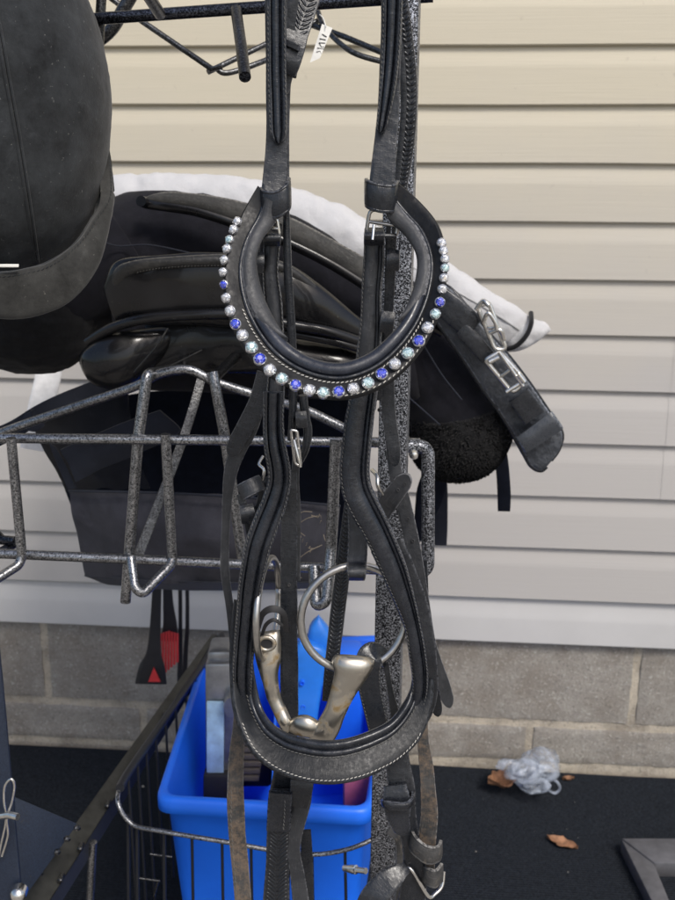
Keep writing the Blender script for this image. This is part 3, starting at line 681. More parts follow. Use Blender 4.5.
sheet('front_panel', [[(70, 492, 1.20), (160, 494, 1.12), (250, 499, 1.11), (340, 507, 1.16)], [(76, 535, 1.20), (165, 540, 1.11), (255, 545, 1.10), (336, 550, 1.16)], [(84, 577, 1.22), (165, 582, 1.13), (255, 584, 1.12), (331, 583, 1.17)]], M_NYG, bag, disp=.011, df=13)
edge_tube('front_binding', tube_pts([W(69, 491, 1.19), W(160, 493, 1.11), W(250, 498, 1.10), W(340, 506, 1.15)], 8), .0016, M_NYL, bag, circ(8))
sheet('bag_bottom', [[(84, 576, 1.22), (165, 581, 1.125), (255, 583, 1.115), (331, 582, 1.165)], [(108, 585, 1.30), (180, 590, 1.22), (260, 590, 1.22), (322, 588, 1.26)]], M_NYL, bag, disp=.002)
sheet('back_panel', [[(40, 415, 1.42), (150, 392, 1.42), (260, 392, 1.42), (350, 395, 1.42)], [(70, 505, 1.42), (160, 500, 1.42), (260, 500, 1.42), (350, 505, 1.42)], [(100, 570, 1.36), (170, 572, 1.36), (260, 572, 1.36), (338, 572, 1.36)]], M_NYI, bag, disp=.004)
sheet('side_gusset', [[(30, 420, 1.24), (60, 398, 1.32), (128, 376, 1.40)], [(48, 455, 1.22), (80, 455, 1.30), (130, 440, 1.40)], [(71, 494, 1.20), (100, 490, 1.28), (150, 488, 1.40)]], M_NYL, bag, disp=.02, df=16)
sheet('inner_flap', [[(60, 450, 1.19), (100, 432, 1.18), (160, 410, 1.2)], [(66, 462, 1.185), (110, 448, 1.18), (180, 430, 1.2)], [(76, 482, 1.19), (110, 465, 1.19), (170, 440, 1.22)]], M_NYL, bag, disp=.010, df=18)
sheet('side_flap', [[(48, 442, 1.21), (56, 448, 1.205)], [(58, 466, 1.205), (66, 466, 1.2)], [(68, 490, 1.2), (76, 488, 1.195)]], M_NYL, bag, disp=.001)
strap('bag_handle', [(-14, 442, 20, 1.14), (16, 428, 18, 1.15), (50, 408, 18, 1.18), (100, 388, 18, 1.22), (140, 372, 16, 1.26)], M_NYL, bag, .006)
strap('bag_handle', [(24, 420, 12, 1.13), (32, 421, 22, 1.13), (38, 418, 20, 1.14)], M_NYL, bag, .006)
# hay stuck to the bag
m = MB(); random.seed(11)
for i in range(26):
    x = random.uniform(286, 330); y = 568-(x-286)*.9+random.uniform(-38, 22)
    if y < 508: continue
    a = random.uniform(-1.5, 1.5); L = random.uniform(2, 7); p = W(x, y, 1.075); d = Vector((math.cos(a), random.uniform(-.4, .1), math.sin(a)))*L*.0011
    tube_mb(m, tube_pts([p, p+d*.5+Vector((0, -.001, random.uniform(-.002, .002))), p+d], 3), random.uniform(.0002, .00055), circ(5))
for (x0, y0, x1, y1) in ((293, 563, 322, 545), (296, 515, 312, 512), (298, 524, 318, 516), (290, 530, 305, 536)):
    tube_mb(m, tube_pts([W(x0, y0, 1.075), W((x0+x1)/2, (y0+y1)/2-2, 1.07), W(x1, y1, 1.075)], 4), .0005, circ(6))
tag(m.build('hay_wisps', M_HAY, None), 'wisps of dry hay stuck to the front of the black bag', 'hay', kind='stuff')

# ------------------------------------------------------------------ grooming tools hanging behind
def tool(name, label, pts, Y, bristle, cat):
    t = thing(name, label, cat, W(pts[-1][0], pts[-1][1], Y), 'grooming tools hanging behind the bag')
    strap('handle', [(x, y, w_, Y) for x, y, w_ in pts], M_RUB, t, .008, w_=False)
    return t
t = tool('hoof_pick', 'black hoof pick with small red triangle mark hanging against the blocks', [(158, 560, 9), (156, 610, 10), (154, 650, 14), (152, 668, 26), (151, 683, 31)], 1.50, 0, 'hoof pick')
m = MB(); q = [W(148.5, 681, 1.493), W(154, 667, 1.493), W(160.5, 681, 1.493)]; m.add(q+[p-Vector((0, .003, 0)) for p in q], [(3, 4, 5), (0, 1, 4, 3), (1, 2, 5, 4), (2, 0, 3, 5)]); m.build('red_mark', M_RED, t, smooth=False)
t = tool('grooming_brush', 'black handled brush with red bristles hanging against the blocks', [(167, 560, 8), (168, 600, 10), (170, 625, 14), (169, 640, 18)], 1.56, 1, 'brush')
for i in range(7):
    x = 161+i*2.7; m = MB(); tube_mb(m, [W(x, 631+abs(i-3)*.8, 1.54), W(x-1+i*.2, 655, 1.53), W(x-.5+(i-3)*.2, 672-abs(i-2)*2.5, 1.53)], .0020, circ(8)); m.build('bristle_row', M_RED, t)
for i, (x, dx) in enumerate(((180, 0), (187, 2))):
    o, _ = strap('hanging_strap', [(x, 575, 4, 1.58), (x+.5, 620, 4, 1.58), (x-dx, 668, 5, 1.58), (x-dx-1, 700, 5, 1.58)], M_RUB, None, .003)
    tag(o, ['thin black strap hanging just right of the red brush', 'thin black strap hanging nearest the blue crate handle side'][i] if i == 0 else 'thin black strap, right one of the pair beside the red brush', 'strap', 'thin straps hanging by the red brush')

# ------------------------------------------------------------------ blue crate and what stands in it
ZC = W(155, 797, 1.10).z
cr_t = thing('plastic_crate', 'bright blue plastic crate sitting in the low wire basket', 'crate', Vector((0, 1.3, .02)))
A = WZ(155, 799, ZC); B = WZ(372, 812, ZC); D = WZ(207, 641, ZC); C_ = WZ(398, 634, ZC)
cen = (A+B+C_+D)/4
def ring(z, k, inset=0):
    out = []
    cs = [A, B, C_, D]
    for i, p in enumerate(cs):
        q = cen+(p-cen)*k; q = q-(q-cen).normalized()*inset; q.z = z; out.append(q)
    P = []
    for i in range(4):
        a, b, c = out[i-1], out[i], out[(i+1) % 4]
        r = .022; p0 = b+(a-b).normalized()*r; p1 = b+(c-b).normalized()*r
        for k2 in range(6):
            t = k2/5; P.append(p0*(1-t)**2+b*2*t*(1-t)+p1*t*t)
    return P
def rings_mesh(name, rings, mat, parent, cap=False, angle=45):
    n = len(rings[0]); V = sum(rings, []); fs = [(i*n+j, i*n+(j+1) % n, (i+1)*n+(j+1) % n, (i+1)*n+j) for i in range(len(rings)-1) for j in range(n)]
    if cap: b = (len(rings)-1)*n; fs.append(tuple(range(b, b+n)))
    return mk(name, V, fs, mat, parent, angle=angle)
rings_mesh('crate_body', [ring(ZC-.022, 1, .010), ring(ZC-.03, 1, .014), ring(ZC-.035, .985, .014), ring(ZC-.17, .93, .014), ring(ZC-.30, .88, .014), ring(ZC-.303, .86, .03)], M_BLUE, cr_t, cap=True)
rings_mesh('inner_wall', [ring(ZC-.003, 1, .016), ring(ZC-.03, .98, .020), ring(ZC-.17, .92, .020), ring(ZC-.28, .87, .02), ring(ZC-.281, .86, .04)], M_BLUE, cr_t, cap=True)
rings_mesh('rim', [ring(ZC-.020, 1, .012), ring(ZC-.022, 1, .002), ring(ZC-.020, 1, -.001), ring(ZC-.004, 1, -.001), ring(ZC, 1, .002), ring(ZC+.001, 1, .006), ring(ZC, 1, .012), ring(ZC-.004, 1, .017)], M_BLUE, cr_t, angle=60)
q0 = WZ(272, 803, ZC-.012); q1 = WZ(278, 642, ZC-.012); m = MB(); dz = Vector((0, 0, -.2)); tx = Vector((.0015, 0, 0))
m.add([q0-tx, q0+tx, q1+tx, q1-tx, q0-tx+dz, q0+tx+dz, q1+tx+dz, q1-tx+dz], [(0, 1, 2, 3), (0, 4, 5, 1), (1, 5, 6, 2), (2, 6, 7, 3), (3, 7, 4, 0)]); m.build('divider', M_BLUE, cr_t, smooth=False)
def boxthing(par, name, px0, px1, y0, y1, Y, dep, mat, r=.003, lean=0):
    a = W(px0, y0, Y); b = W(px1, y0, Y); c = W(px0, y1, Y)
    ex = (b-a)/2; ez = (a-c)/2; ez.y = 0; ez = ez+Vector((0, lean, 0)); ey = Vector((ex.y*-1, dep/2, 0))
    vs, fs = rbox((b+c)/2+Vector((0, dep/2, 0)), ex, ey, ez, r); return mk(name, vs, fs, mat, par, angle=35)
cl = thing('clipper_case', 'tall silver and pale blue case standing at the left inside the blue crate', 'case', W(216, 800, 1.22))
boxthing(cl, 'case_body', 205, 236, 664, 792, 1.25, .06, M_SILV, .005)
boxthing(cl, 'label_panel', 206.5, 224, 702, 776, 1.243, .004, M_PALE, .0012)
boxthing(cl, 'top_lid', 207, 231, 652, 668, 1.262, .05, M_SILV, .006)
boxthing(cl, 'base', 203, 240, 776, 800, 1.235, .07, M_RUB, .003)
m = MB(); m.add(*sweep([(W(231, 705, 1.23)+Vector((0, t, 0)), Vector((r, 0, 0)), Vector((0, 0, r*1.7))) for t, r in ((-.008, .006), (-.008, .009), (0, .011), (.02, .011))], CIR24)); m.build('dial', M_SILV, cl)
bs = thing('body_brush', 'dark brush with rows of grey bristles lying in the blue crate', 'brush', W(252, 790, 1.25))
boxthing(bs, 'brush_back', 236, 272, 752, 788, 1.26, .04, M_RUB, .006)
for i in range(6):
    boxthing(bs, 'bristle_row', 240+i*.6, 264-i, 741+i*7.2, 745.5+i*7.2, 1.235-.002*i, .03, M_BRIS, .0012)
pk = boxthing(None, 'pink_sponge', 343, 372, 779, 812, 1.20, .05, M_PINK, .008); tag(pk, 'dusty pink sponge in the blue crate beside the post', 'sponge')
db = thing('blue_scraper', 'bright blue plastic scraper with holes standing behind the bit ring', 'scraper', W(310, 720, 1.35))
rows = [(300, 640, 300, 640.5, 1.36, 4), (293, 652, 326, 650, 1.36, 8), (292, 690, 322, 688, 1.35, 8), (291, 716, 318, 716, 1.34, 8), (291, 760, 314, 760, 1.33, 8)]
loft('blade', rows, 8, M_BLUE2, db, n=6, e=circ(20, .5), angle=50)
rows = [(318, 616, 319, 616, 1.38, 3), (309, 628, 332, 634, 1.38, 10), (304, 660, 336, 655, 1.38, 10), (304, 690, 326, 684, 1.37, 6)]
loft('grip', rows, 8, M_BLUE2, db, n=6, e=circ(20, .6), angle=50)
for x, y in ((302, 683), (303, 707), (304, 731)):
    m = MB(); c0 = W(x, y, 1.333 if y > 700 else 1.338); m.add(*sweep([(c0+Vector((0, t, 0)), Vector((r, 0, 0)), Vector((0, 0, r))) for t, r in ((.004, .0036), (-.002, .0036), (-.0022, .0028), (.001, .0024))], CIR16)); m.build('hole_rim', M_BLUE, db)
boxthing(None, 'blue_bottle', 330, 364, 655, 770, 1.40, .06, M_BLUE, .012); tag(bpy.data.objects['blue_bottle'], 'dark blue plastic bottle at the back of the blue crate beside the post', 'bottle')

# ------------------------------------------------------------------ wire basket and flat bars at the bottom left
wb = thing('wire_basket', 'dark wire basket with rounded rim holding the blue crate', 'basket', W(150, 897, 1.1))
rim = [W(213, 655, 1.50), W(160, 738, 1.20), W(121, 782, 1.06), W(118, 803, 1.03), W(132, 824, 1.02), W(160, 831, 1.01), W(220, 841, 1.0), W(300, 854, 1.0), W(345, 850, 1.0), W(380, 836, 1.01)]
edge_tube('rim_wire', tube_pts(rim[2:], 8), .0028, M_HV, wb, CIR); edge_tube('rim_rail', tube_pts([W(222, 636, 1.52), W(170, 712, 1.26), W(130, 770, 1.09), W(120, 788, 1.045)], 8), .0055, M_WIRE, wb, CIR)
for x, y0, Y in ((192, 836, 1.012), (222, 841, 1.012), (251, 846, 1.012), (282, 851, 1.012), (312, 853, 1.012), (345, 850, 1.012), (164, 832, 1.022), (137, 826, 1.03), (128, 815, 1.04)):
    ptube('wire', [(x, y0, Y), (x+(2 if x > 180 else 1), 960, Y)], 1.5 if x > 170 else 1.9, M_WIRE, wb, prof=circ(8))
for f in (.06, .14, .22, .31, .41, .52, .64, .76, .88):
    p0 = rim[2].lerp(rim[0], f); edge_tube('wire', [p0, p0+Vector((0.0, 0, -.26))], .0018, M_WIRE, wb, circ(8))
for (x0, y0, x1, y1, Y) in ((138, 878, 160, 881, 1.06), (150, 854, 172, 857, 1.06), (158, 881, 154, 896, 1.06)):
    ptube('wire', [(x0, y0, Y), (x1, y1, Y)], 1.3, M_HDK, wb, prof=circ(8))
ba = thing('angle_bar', 'dull grey-black angle bar running diagonally back to the wall', 'bar', W(60, 897, .95))
def bar(name, L, Rr, th, mat):
    m = MB(); a, b, c, d = W(*L[0]), W(*L[1]), W(*Rr[1]), W(*Rr[0]); dn = Vector((0, 0, -th))
    m.add([a, b, c, d, a+dn, b+dn, c+dn, d+dn], [(0, 1, 2, 3), (7, 6, 5, 4), (0, 4, 5, 1), (1, 5, 6, 2), (2, 6, 7, 3), (3, 7, 4, 0)])
    return m.build(name, mat, ba, smooth=False)
bar('top_flange', [(-8, 940, .92), (212, 634, 1.52)], [(18, 950, .92), (217, 635, 1.52)], .003, M_ANG)
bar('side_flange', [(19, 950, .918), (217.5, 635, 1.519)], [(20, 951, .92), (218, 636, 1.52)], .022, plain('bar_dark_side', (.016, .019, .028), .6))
for f in (.16, .24, .36, .5, .66):
    q = W(19, 950, .918).lerp(W(217.5, 635, 1.519), f); m = MB(); m.add(*rbox(q+Vector((-.002, 0, .0035)), Vector((.003, 0, 0)), Vector((0, .007, 0)), Vector((0, 0, .0024)), .001, 1)); m.build('weld_tab', M_HDK, ba)
lg = ptube('leg', [(93, 842, 1.08), (87, 960, 1.08)], 4, M_HV, ba)
np_ = thing('navy_bracket', 'navy blue textured metal bracket with a steel clip at the lower left', 'bracket', W(5, 897, .95))
m = MB()
def slab(name, pts, th, mat, par):
    q = [W(*p) for p in pts]; nrm = (q[1]-q[0]).cross(q[2]-q[1]).normalized()
    if nrm.y > 0: nrm = -nrm
    bm = bmesh.new(); vs = [bm.verts.new(p) for p in q]; f = bm.faces.new(vs)
    ex = bmesh.ops.extrude_face_region(bm, geom=[f]); 
    for v in ex['geom']:
        if isinstance(v, bmesh.types.BMVert): v.co -= nrm*th
    bmesh.ops.recalc_face_normals(bm, faces=bm.faces)
    bmesh.ops.bevel(bm, geom=list(bm.edges), offset=min(.0012, th*.4), segments=2, profile=.5, affect='EDGES'); bm.verts.index_update()
    V = [v.co.copy() for v in bm.verts]; Fs = [tuple(v.index for v in f.verts) for f in bm.faces]; bm.free()
    return mk(name, V, Fs, mat, par, angle=35)
slab('upright_plate', [(-40, 600, .93), (-2, 640, .93), (4, 700, .925), (12, 790, .92), (22, 900, .91), (-40, 960, .91)], .006, M_NAVY, np_)
slab('shelf_plate', [(15, 797, .96), (78, 824, 1.00), (28, 893, .93), (18, 900, .92)], .005, M_NAVY, np_)
for x, y in ((77, 827), (67, 838), (57, 851), (40, 872)):
    m = MB(); m.add(*sweep([(W(x, y, .97)+Vector((0, 0, t)), Vector((r, 0, 0)), Vector((0, r, 0))) for t, r in ((-.003, .004), (0, .004), (.002, .002))], circ(6))); m.build('chipped_tab', M_HDK, np_)
cp = thing('cotter_clip', 'bright steel r-shaped spring clip pinned to the navy bracket', 'clip', W(5, 858, .90))
edge_tube('clip_wire', tube_pts([W(-2, 862, .905), W(1, 845, .903), W(6, 820, .90), W(4, 800, .90), W(5, 786, .90), W(11, 779, .90), W(14.5, 786, .90), W(12, 802, .90), W(7, 818, .898), W(8, 835, .90), W(2, 856, .903)], 6), .0013, M_STEEL, cp, CIR)
edge_tube('pin', [W(-12, 818, .905), W(10, 815, .885), W(18, 817, .88)], .0036, M_STEEL, cp)
m = MB(); m.add(*sweep([(W(18, 895, .90)+Vector((0, -t, 0)), Vector((r, 0, 0)), Vector((0, 0, r))) for t, r in ((-.008, .009), (0, .009), (.003, .008), (.006, .005), (.007, .001))], CIR16)); tag(m.build('bolt', M_STEEL, None), 'round steel bolt head at the foot of the navy bracket', 'bolt')
m = MB(); P0 = W(343, 868, .97); P1 = W(366, 871, .95); d = (P1-P0)/6
m.add(*sweep([(P0+d*t, d.orthogonal().normalized()*r, d.cross(d.orthogonal()).normalized()*r) for t, r in ((0, .0015), (.3, .0036), (1.5, .0042), (2.6, .0052), (3.4, .0052), (3.5, .0035), (6, .0035))], CIR16))
mm_ = m.build('post_pin', M_STEEL, rack)

# ------------------------------------------------------------------ things lying on the carpet
pl = thing('plastic_bag', 'crumpled translucent white plastic bag with a brown leaf caught in it', 'plastic bag', Vector((WZ(535, 785, .005))))
def bag_mat():
    m, nt, b = mat_new('milky_plastic_film'); v = tc(nt); n = noi(nt, v, 22, 3, .5, 2.0)
    b.inputs['Base Color'].default_value = (.42, .47, .55, 1); b.inputs['Roughness'].default_value = .28
    nt.links.new(ramp(nt, n, [(.38, .15), (.62, .75)]), b.inputs['Alpha']); b.inputs['Subsurface Weight'].default_value = .2; b.inputs['Subsurface Radius'].default_value = (.01, .01, .01)
    nt.links.new(bump(nt, n, .25, .003), b.inputs['Normal']); return m
M_FILM = bag_mat(); random.seed(2)
def crumple(name, px, py, Y, rx_, ry_, rz_, mat, par, seed, amp=.35, sub=5):
    bm = bmesh.new(); bmesh.ops.create_icosphere(bm, subdivisions=sub, radius=1); c = W(px, py, Y)
    for v in bm.verts:
        p = v.co*1.1+Vector((seed, 0, 0)); r = 1+amp*(noise.noise(p)*1.1)-amp*.7*(1-abs(noise.noise(p*1.9+Vector((3, 1, 2)))))**6-amp*.15*(1-abs(noise.noise(p*4.1)))**8
        v.co = Vector((v.co.x*rx_*r, v.co.y*ry_*r, v.co.z*rz_*r))+c; v.co.z = max(v.co.z, .006)
    V = [v.co.copy() for v in bm.verts]; F_ = [tuple(v.index for v in f.verts) for f in bm.faces]; bm.free(); return mk(name, V, F_, mat, par, angle=28)
Yb = 1.68
def film(name, px, py, Y, rx_, ry_, rz_, seed, folds=.35):
    bm = bmesh.new(); bmesh.ops.create_icosphere(bm, subdivisions=5, radius=1); c = W(px, py, Y)
    for v in bm.verts:
        d = v.co.normalized(); q = d*1.0+Vector((seed, 0, 0)); wq = Vector((noise.noise(q*1.3), noise.noise(q*1.3+Vector((5, 5, 5))), noise.noise(q*1.3+Vector((9, 1, 4)))))*.9
        r = 1+.30*noise.noise(q*1.2)-folds*max(0, 1-abs(noise.noise(d*1.5+wq+Vector((seed, 3, 1))))*7)-folds*.3*max(0, 1-abs(noise.noise(d*2.0+wq+Vector((seed, 7, 1))))*6)
        v.co = Vector((d.x*rx_*r, d.y*ry_*r, d.z*rz_*r))+c; v.co.z = max(v.co.z, .007)
    for _ in range(12): bmesh.ops.smooth_vert(bm, verts=bm.verts, factor=.5, use_axis_x=True, use_axis_y=True, use_axis_z=True)
    V = [v.co.copy() for v in bm.verts]; F_ = [tuple(v.index for v in f.verts) for f in bm.faces]; bm.free(); return mk(name, V, F_, M_FILM, pl, angle=0)
film('film', 540, 765, Yb, .040, .034, .040, 1.1)
film('film', 524, 771, Yb-.02, .040, .03, .024, 4.3)
film('film', 534, 784, Yb-.03, .034, .025, .014, 6.1)
film('film', 508, 765, Yb, .026, .018, .012, 9.3)
edge_tube('handle_loop', tube_pts([W(548, 779, 1.62), W(556, 781, 1.61), W(560, 788, 1.61), W(555, 793, 1.61), W(549, 790, 1.61)], 6), .0026, M_FILM, pl)
def leaf(name, cx, cy, L, Wd, ang, z, curl, label, parent=None, seed=0):
    c = WZ(cx, cy, z); vs = []; fs = []; nu, nv = 14, 8
    for i in range(nu+1):
        t = i/nu*2-1; w_ = (1-abs(t)**1.8)*Wd*(1+.35*noise.noise(Vector((t*4, seed, 0))))+.0004
        for j in range(nv+1):
            u = j/nv*2-1; x = t*L; y = u*w_; zz_ = curl*(u*u)*.6+curl*.5*noise.noise(Vector((t*2, u*2, seed)))+abs(t)*curl*.4-.0015*math.exp(-(u/.12)**2)
            vs.append(c+Vector((x*math.cos(ang)-y*math.sin(ang), x*math.sin(ang)+y*math.cos(ang), zz_+.004)))
    n = nv+1; fs = [(i*n+j, i*n+j+1, (i+1)*n+j+1, (i+1)*n+j) for i in range(nu) for j in range(nv)]
    K = len(vs); vs += [v-Vector((0, 0, .0006)) for v in vs]; fs += [tuple(K+x for x in f[::-1]) for f in fs]
    o = mk(name, vs, fs, M_LEAF, parent, angle=0)
    if label: tag(o, label, 'leaf')
    return o
leaf('dry_leaf', 503, 786, .032, .026, .25, .025, .02, 'curled brown leaf caught at the left side of the plastic bag', seed=3)
leaf('dry_leaf', 562, 846, .029, .013, -.55, .004, .008, 'pointed brown leaf lying alone on the carpet below the plastic bag', seed=8)
leaf('dry_leaf', 568, 781, .012, .006, .1, .004, .006, 'tiny brown leaf scrap on the carpet right of the plastic bag', seed=5)
m = MB(); random.seed(21)
spots = [(476, 852, .002), (544, 870, .0011), (531, 869, .0013), (568, 872, .0011), (450, 790, .0015), (143, 787, .0035), (100, 778, .0012), (606, 812, .0012)]+[(random.uniform(440, 670), random.uniform(795, 895), random.uniform(.0003, .0006)) for _ in range(45)]+[(random.uniform(10, 150), random.uniform(765, 895), random.uniform(.0003, .0006)) for _ in range(25)]
for x, y, r in spots:
    c = WZ(x, y, .004+r*.5); bm = bmesh.new(); bmesh.ops.create_icosphere(bm, subdivisions=1, radius=r)
    m.add([v.co*random.uniform(.7, 1.3)+c for v in bm.verts], [tuple(v.index for v in f.verts) for f in bm.faces]); bm.free()
tag(m.build('grit', M_GRIT, None), 'pale specks of grit scattered on the black carpet', 'grit', kind='stuff')
fr_t = thing('metal_frame', 'grey metal frame corner lying flat on the black carpet at the lower right', 'frame', WZ(640, 860, .01))
zf = .035
def P4(pts, z0, z1, name):
    bm = bmesh.new(); q = [WZ(x, y, z1) for x, y in pts]; vs = [bm.verts.new(p) for p in q]; f = bm.faces.new(vs)
    ex = bmesh.ops.extrude_face_region(bm, geom=[f])
    for v in ex['geom']:
        if isinstance(v, bmesh.types.BMVert): v.co.z = z0
    bmesh.ops.recalc_face_normals(bm, faces=bm.faces)
    bmesh.ops.bevel(bm, geom=list(bm.edges), offset=.0022, segments=2, profile=.5, affect='EDGES'); bm.verts.index_update()
    V = [v.co.copy() for v in bm.verts]; Fs = [tuple(v.index for v in f.verts) for f in bm.faces]; bm.free(); return mk(name, V, Fs, M_GREYM, fr_t, angle=35)
P4([(622, 838), (760, 838), (760, 862), (655, 863)], .006, zf, 'frame_rail')
P4([(621.5, 839), (654.5, 864), (690, 950), (676, 950)], .006, zf-.002, 'frame_rail')

# ------------------------------------------------------------------ riding helmet
he = thing('riding_helmet', 'dusty black velvet riding helmet with grey band hanging at the upper left', 'helmet', W(20, 318, .85))
hc = W(-2, 108, .93); k_ = mpp(hc); RX, RY, RZ = 111*k_, .11, 176*k_
tilt = Matrix.Rotation(R(3), 3, 'Y')
def shell_pt(th, ph, s=1.0):      # th from bottom (0) to top (pi), ph around (0 = +x, -pi/2 = towards camera)
    zz_ = -math.cos(th); rr = math.sin(th)
    e = .86 if zz_ > 0 else 1
    p = Vector((RX*rr*math.cos(ph), RY*rr*math.sin(ph), RZ*zz_)); return hc+tilt@(p*s)
n1, n2 = 90, 140; vs = []; fs = []
for i in range(n1+1):
    for j in range(n2):
        p = shell_pt(math.pi*i/n1, 2*math.pi*j/n2); q = p*55; d = .0009*noise.noise(q)+.0007*noise.noise(p*140)+.0018*noise.noise(p*14); vs.append(p+(p-hc).normalized()*d)
fs = [(i*n2+j, i*n2+(j+1) % n2, (i+1)*n2+(j+1) % n2, (i+1)*n2+j) for i in range(n1) for j in range(n2)]
mk('shell', vs, fs, M_SUEDE, he, angle=0)
def on_shell(px, py, s=1.004):
    d = raydir(px, py).normalized(); o_ = tilt.transposed()@(CAM-hc); dd = tilt.transposed()@d
    S = Vector((1/(RX*s), 1/(RY*s), 1/(RZ*s))); o2 = Vector((o_.x*S.x, o_.y*S.y, o_.z*S.z)); d2 = Vector((dd.x*S.x, dd.y*S.y, dd.z*S.z))
    A_, B_, C2 = d2.dot(d2), 2*o2.dot(d2), o2.dot(o2)-1; D_ = B_*B_-4*A_*C2
    t = (-B_-math.sqrt(max(D_, 0)))/(2*A_); return CAM+d*t
sp_ = [on_shell(x, y) for x, y in ((-12, -8), (-3, 30), (6, 80), (15, 130), (24, 185), (30, 225), (35, 262))]
edge_tube('seam_ridge', tube_pts(sp_, 8), .0013, M_SUEDE, he, circ(10))
edge_tube('seam_ridge', tube_pts([p+Vector((.0032, -.0002, 0)) for p in sp_], 8), .0010, M_SUEDE, he, circ(10))
sp2 = [on_shell(x, y, 1.002) for x, y in ((96, 60), (104, 110), (107, 160), (104, 195))]
rows = []
out = [(106, 150), (110, 208), (107.5, 240), (97, 270), (74, 299), (42, 315), (0, 319), (-50, 310), (-90, 280)]
inn = [(104, 148), (106, 195), (93, 220), (76, 243), (55, 259), (32, 268), (-4, 273), (-40, 268), (-75, 250)]
Ys = [.96, .92, .90, .88, .862, .85, .842, .85, .88]
rr_ = [(o_[0], o_[1], y, i_[0], i_[1], y-.002) for o_, i_, y in zip(out, inn, Ys)]
fb_ = pair_frames(rr_, .0055, 12)
PB = [(-1, -1), (-1, .2), (-.93, .6), (-.6, .9), (-.2, 1), (.3, .9), (.7, .65), (.92, .3), (1, -.1), (1, -1)]
vs, fs = sweep(wob(fb_, .0012, 40), PB); mk('suede_band', vs, fs, M_BAND, he, angle=50)
stitches('band_stitch', along(fb_, -.86, .75), M_SUEDE, he, .004, .003, .0004)
rows = [(o_[0]*.97-2, o_[1]-3, i_[0]-2, i_[1]-1, y+.016, 10) for o_, i_, y in zip(out, inn, Ys)]
loft('inner_rim', rows, 10, M_SUEDE, he, n=10, disp=.001)
boxthing(he, 'white_label', -14, 18.5, 264.2, 267.4, .834, .002, M_TAG, .0006)

# ------------------------------------------------------------------ bridle
br = thing('bridle', 'worn black leather bridle with crystal browband and loose ring bit hanging in front', 'bridle', W(325, 895, .78))
# crownpiece, left and right
strap('crown_strap', [(276, -20, 22, .80), (276, 60, 21, .80), (277, 130, 21, .795), (275, 175, 24, .79), (273, 200, 24, .785)], M_L, br, .0042)
o, fr = strap('crown_overlay', [(276.5, -20, 19, .792), (276.5, 60, 19, .792), (278, 115, 18, .789), (279, 144, 15, .787)], M_LP, br, .0042, prof=P_TWO, taper='end')
strap('crown_strap', [(296, -20, 12, .83), (289, 30, 12, .83), (284, 100, 12, .83), (284, 200, 10, .82)], M_L, br, .003)
strap('crown_strap', [(392, -20, 22, .80), (391, 50, 21, .80), (388, 110, 22, .797), (384, 160, 24, .79), (381, 200, 26, .785)], M_L, br, .0042)
o, fr = strap('crown_overlay', [(393, -20, 20, .792), (391, 50, 19, .792), (386, 100, 15, .789), (381, 133, 9, .787)], M_LP, br, .0042, prof=P_TWO, taper='end')
# laced rein coming over the top, left
def lacing(frames, mat, parent, pitch=.0034, wd=.42, name='lacing'):
    P = [f[0] for f in frames]; m = MB(); d = 0; last = P[0]
    for k in range(1, len(frames)):
        d += (P[k]-last).length; last = P[k]
        if d < pitch: continue
        d = 0; c, a, b = frames[k]; t = (frames[min(k+1, len(frames)-1)][0]-frames[k-1][0]).normalized(); L = a.length
        ah = a.normalized(); bh = b.normalized()
        for sgn in (-1, 1):
            c2 = c+a*(sgn*.42)+b*.55; dr = (ah*sgn*.8+t*-.75).normalized(); pr = dr.cross(bh).normalized()
            m.add(*sweep([(c2-dr*L*.55, pr*.0002, bh*.0002), (c2-dr*L*.3, pr*.0012, bh*.0006), (c2+dr*L*.25, pr*.0012, bh*.0006), (c2+dr*L*.5, pr*.0003, bh*.0003)], circ(8)))
    o = m.build(name, mat, parent, angle=0); o['kind'] = 'stuff'; return o
o, fr = strap('laced_rein', [(314, -20, 22, .85), (303, 18, 22, .84), (292, 48, 22, .83), (287, 75, 19, .82)], M_L, br, .005, n=24); lacing(fr, M_LS, br)
strap('rein_keeper', [(295.5, 33, 25, .815), (292, 45, 27, .812), (288, 62, 25, .81), (285, 72, 22, .812)], M_LS, br, .006)
strap('rein_end', [(286, 68, 18, .815), (285, 80, 13, .815), (284, 95, 9, .815)], M_L, br, .004, taper='end')
strap('keeper_band', [(287.5, 40, 27, .807, 8), (285.5, 45, 27, .807, 8)], M_LP, br, .0045, prof=P_FLAT)
# laced rein and round cord, right
o, fr = strap('laced_rein', [(399, -20, 11, .86), (407, 40, 12, .86), (411, 90, 13, .86), (408, 140, 13, .86), (401, 190, 12, .86)], M_L, br, .005, n=24); lacing(fr, M_LS, br)
strap('rein_edge', [(394, 15, 5, .845), (402, 60, 6, .845), (403, 110, 6, .845), (397, 180, 6, .845)], M_LS, br, .004)
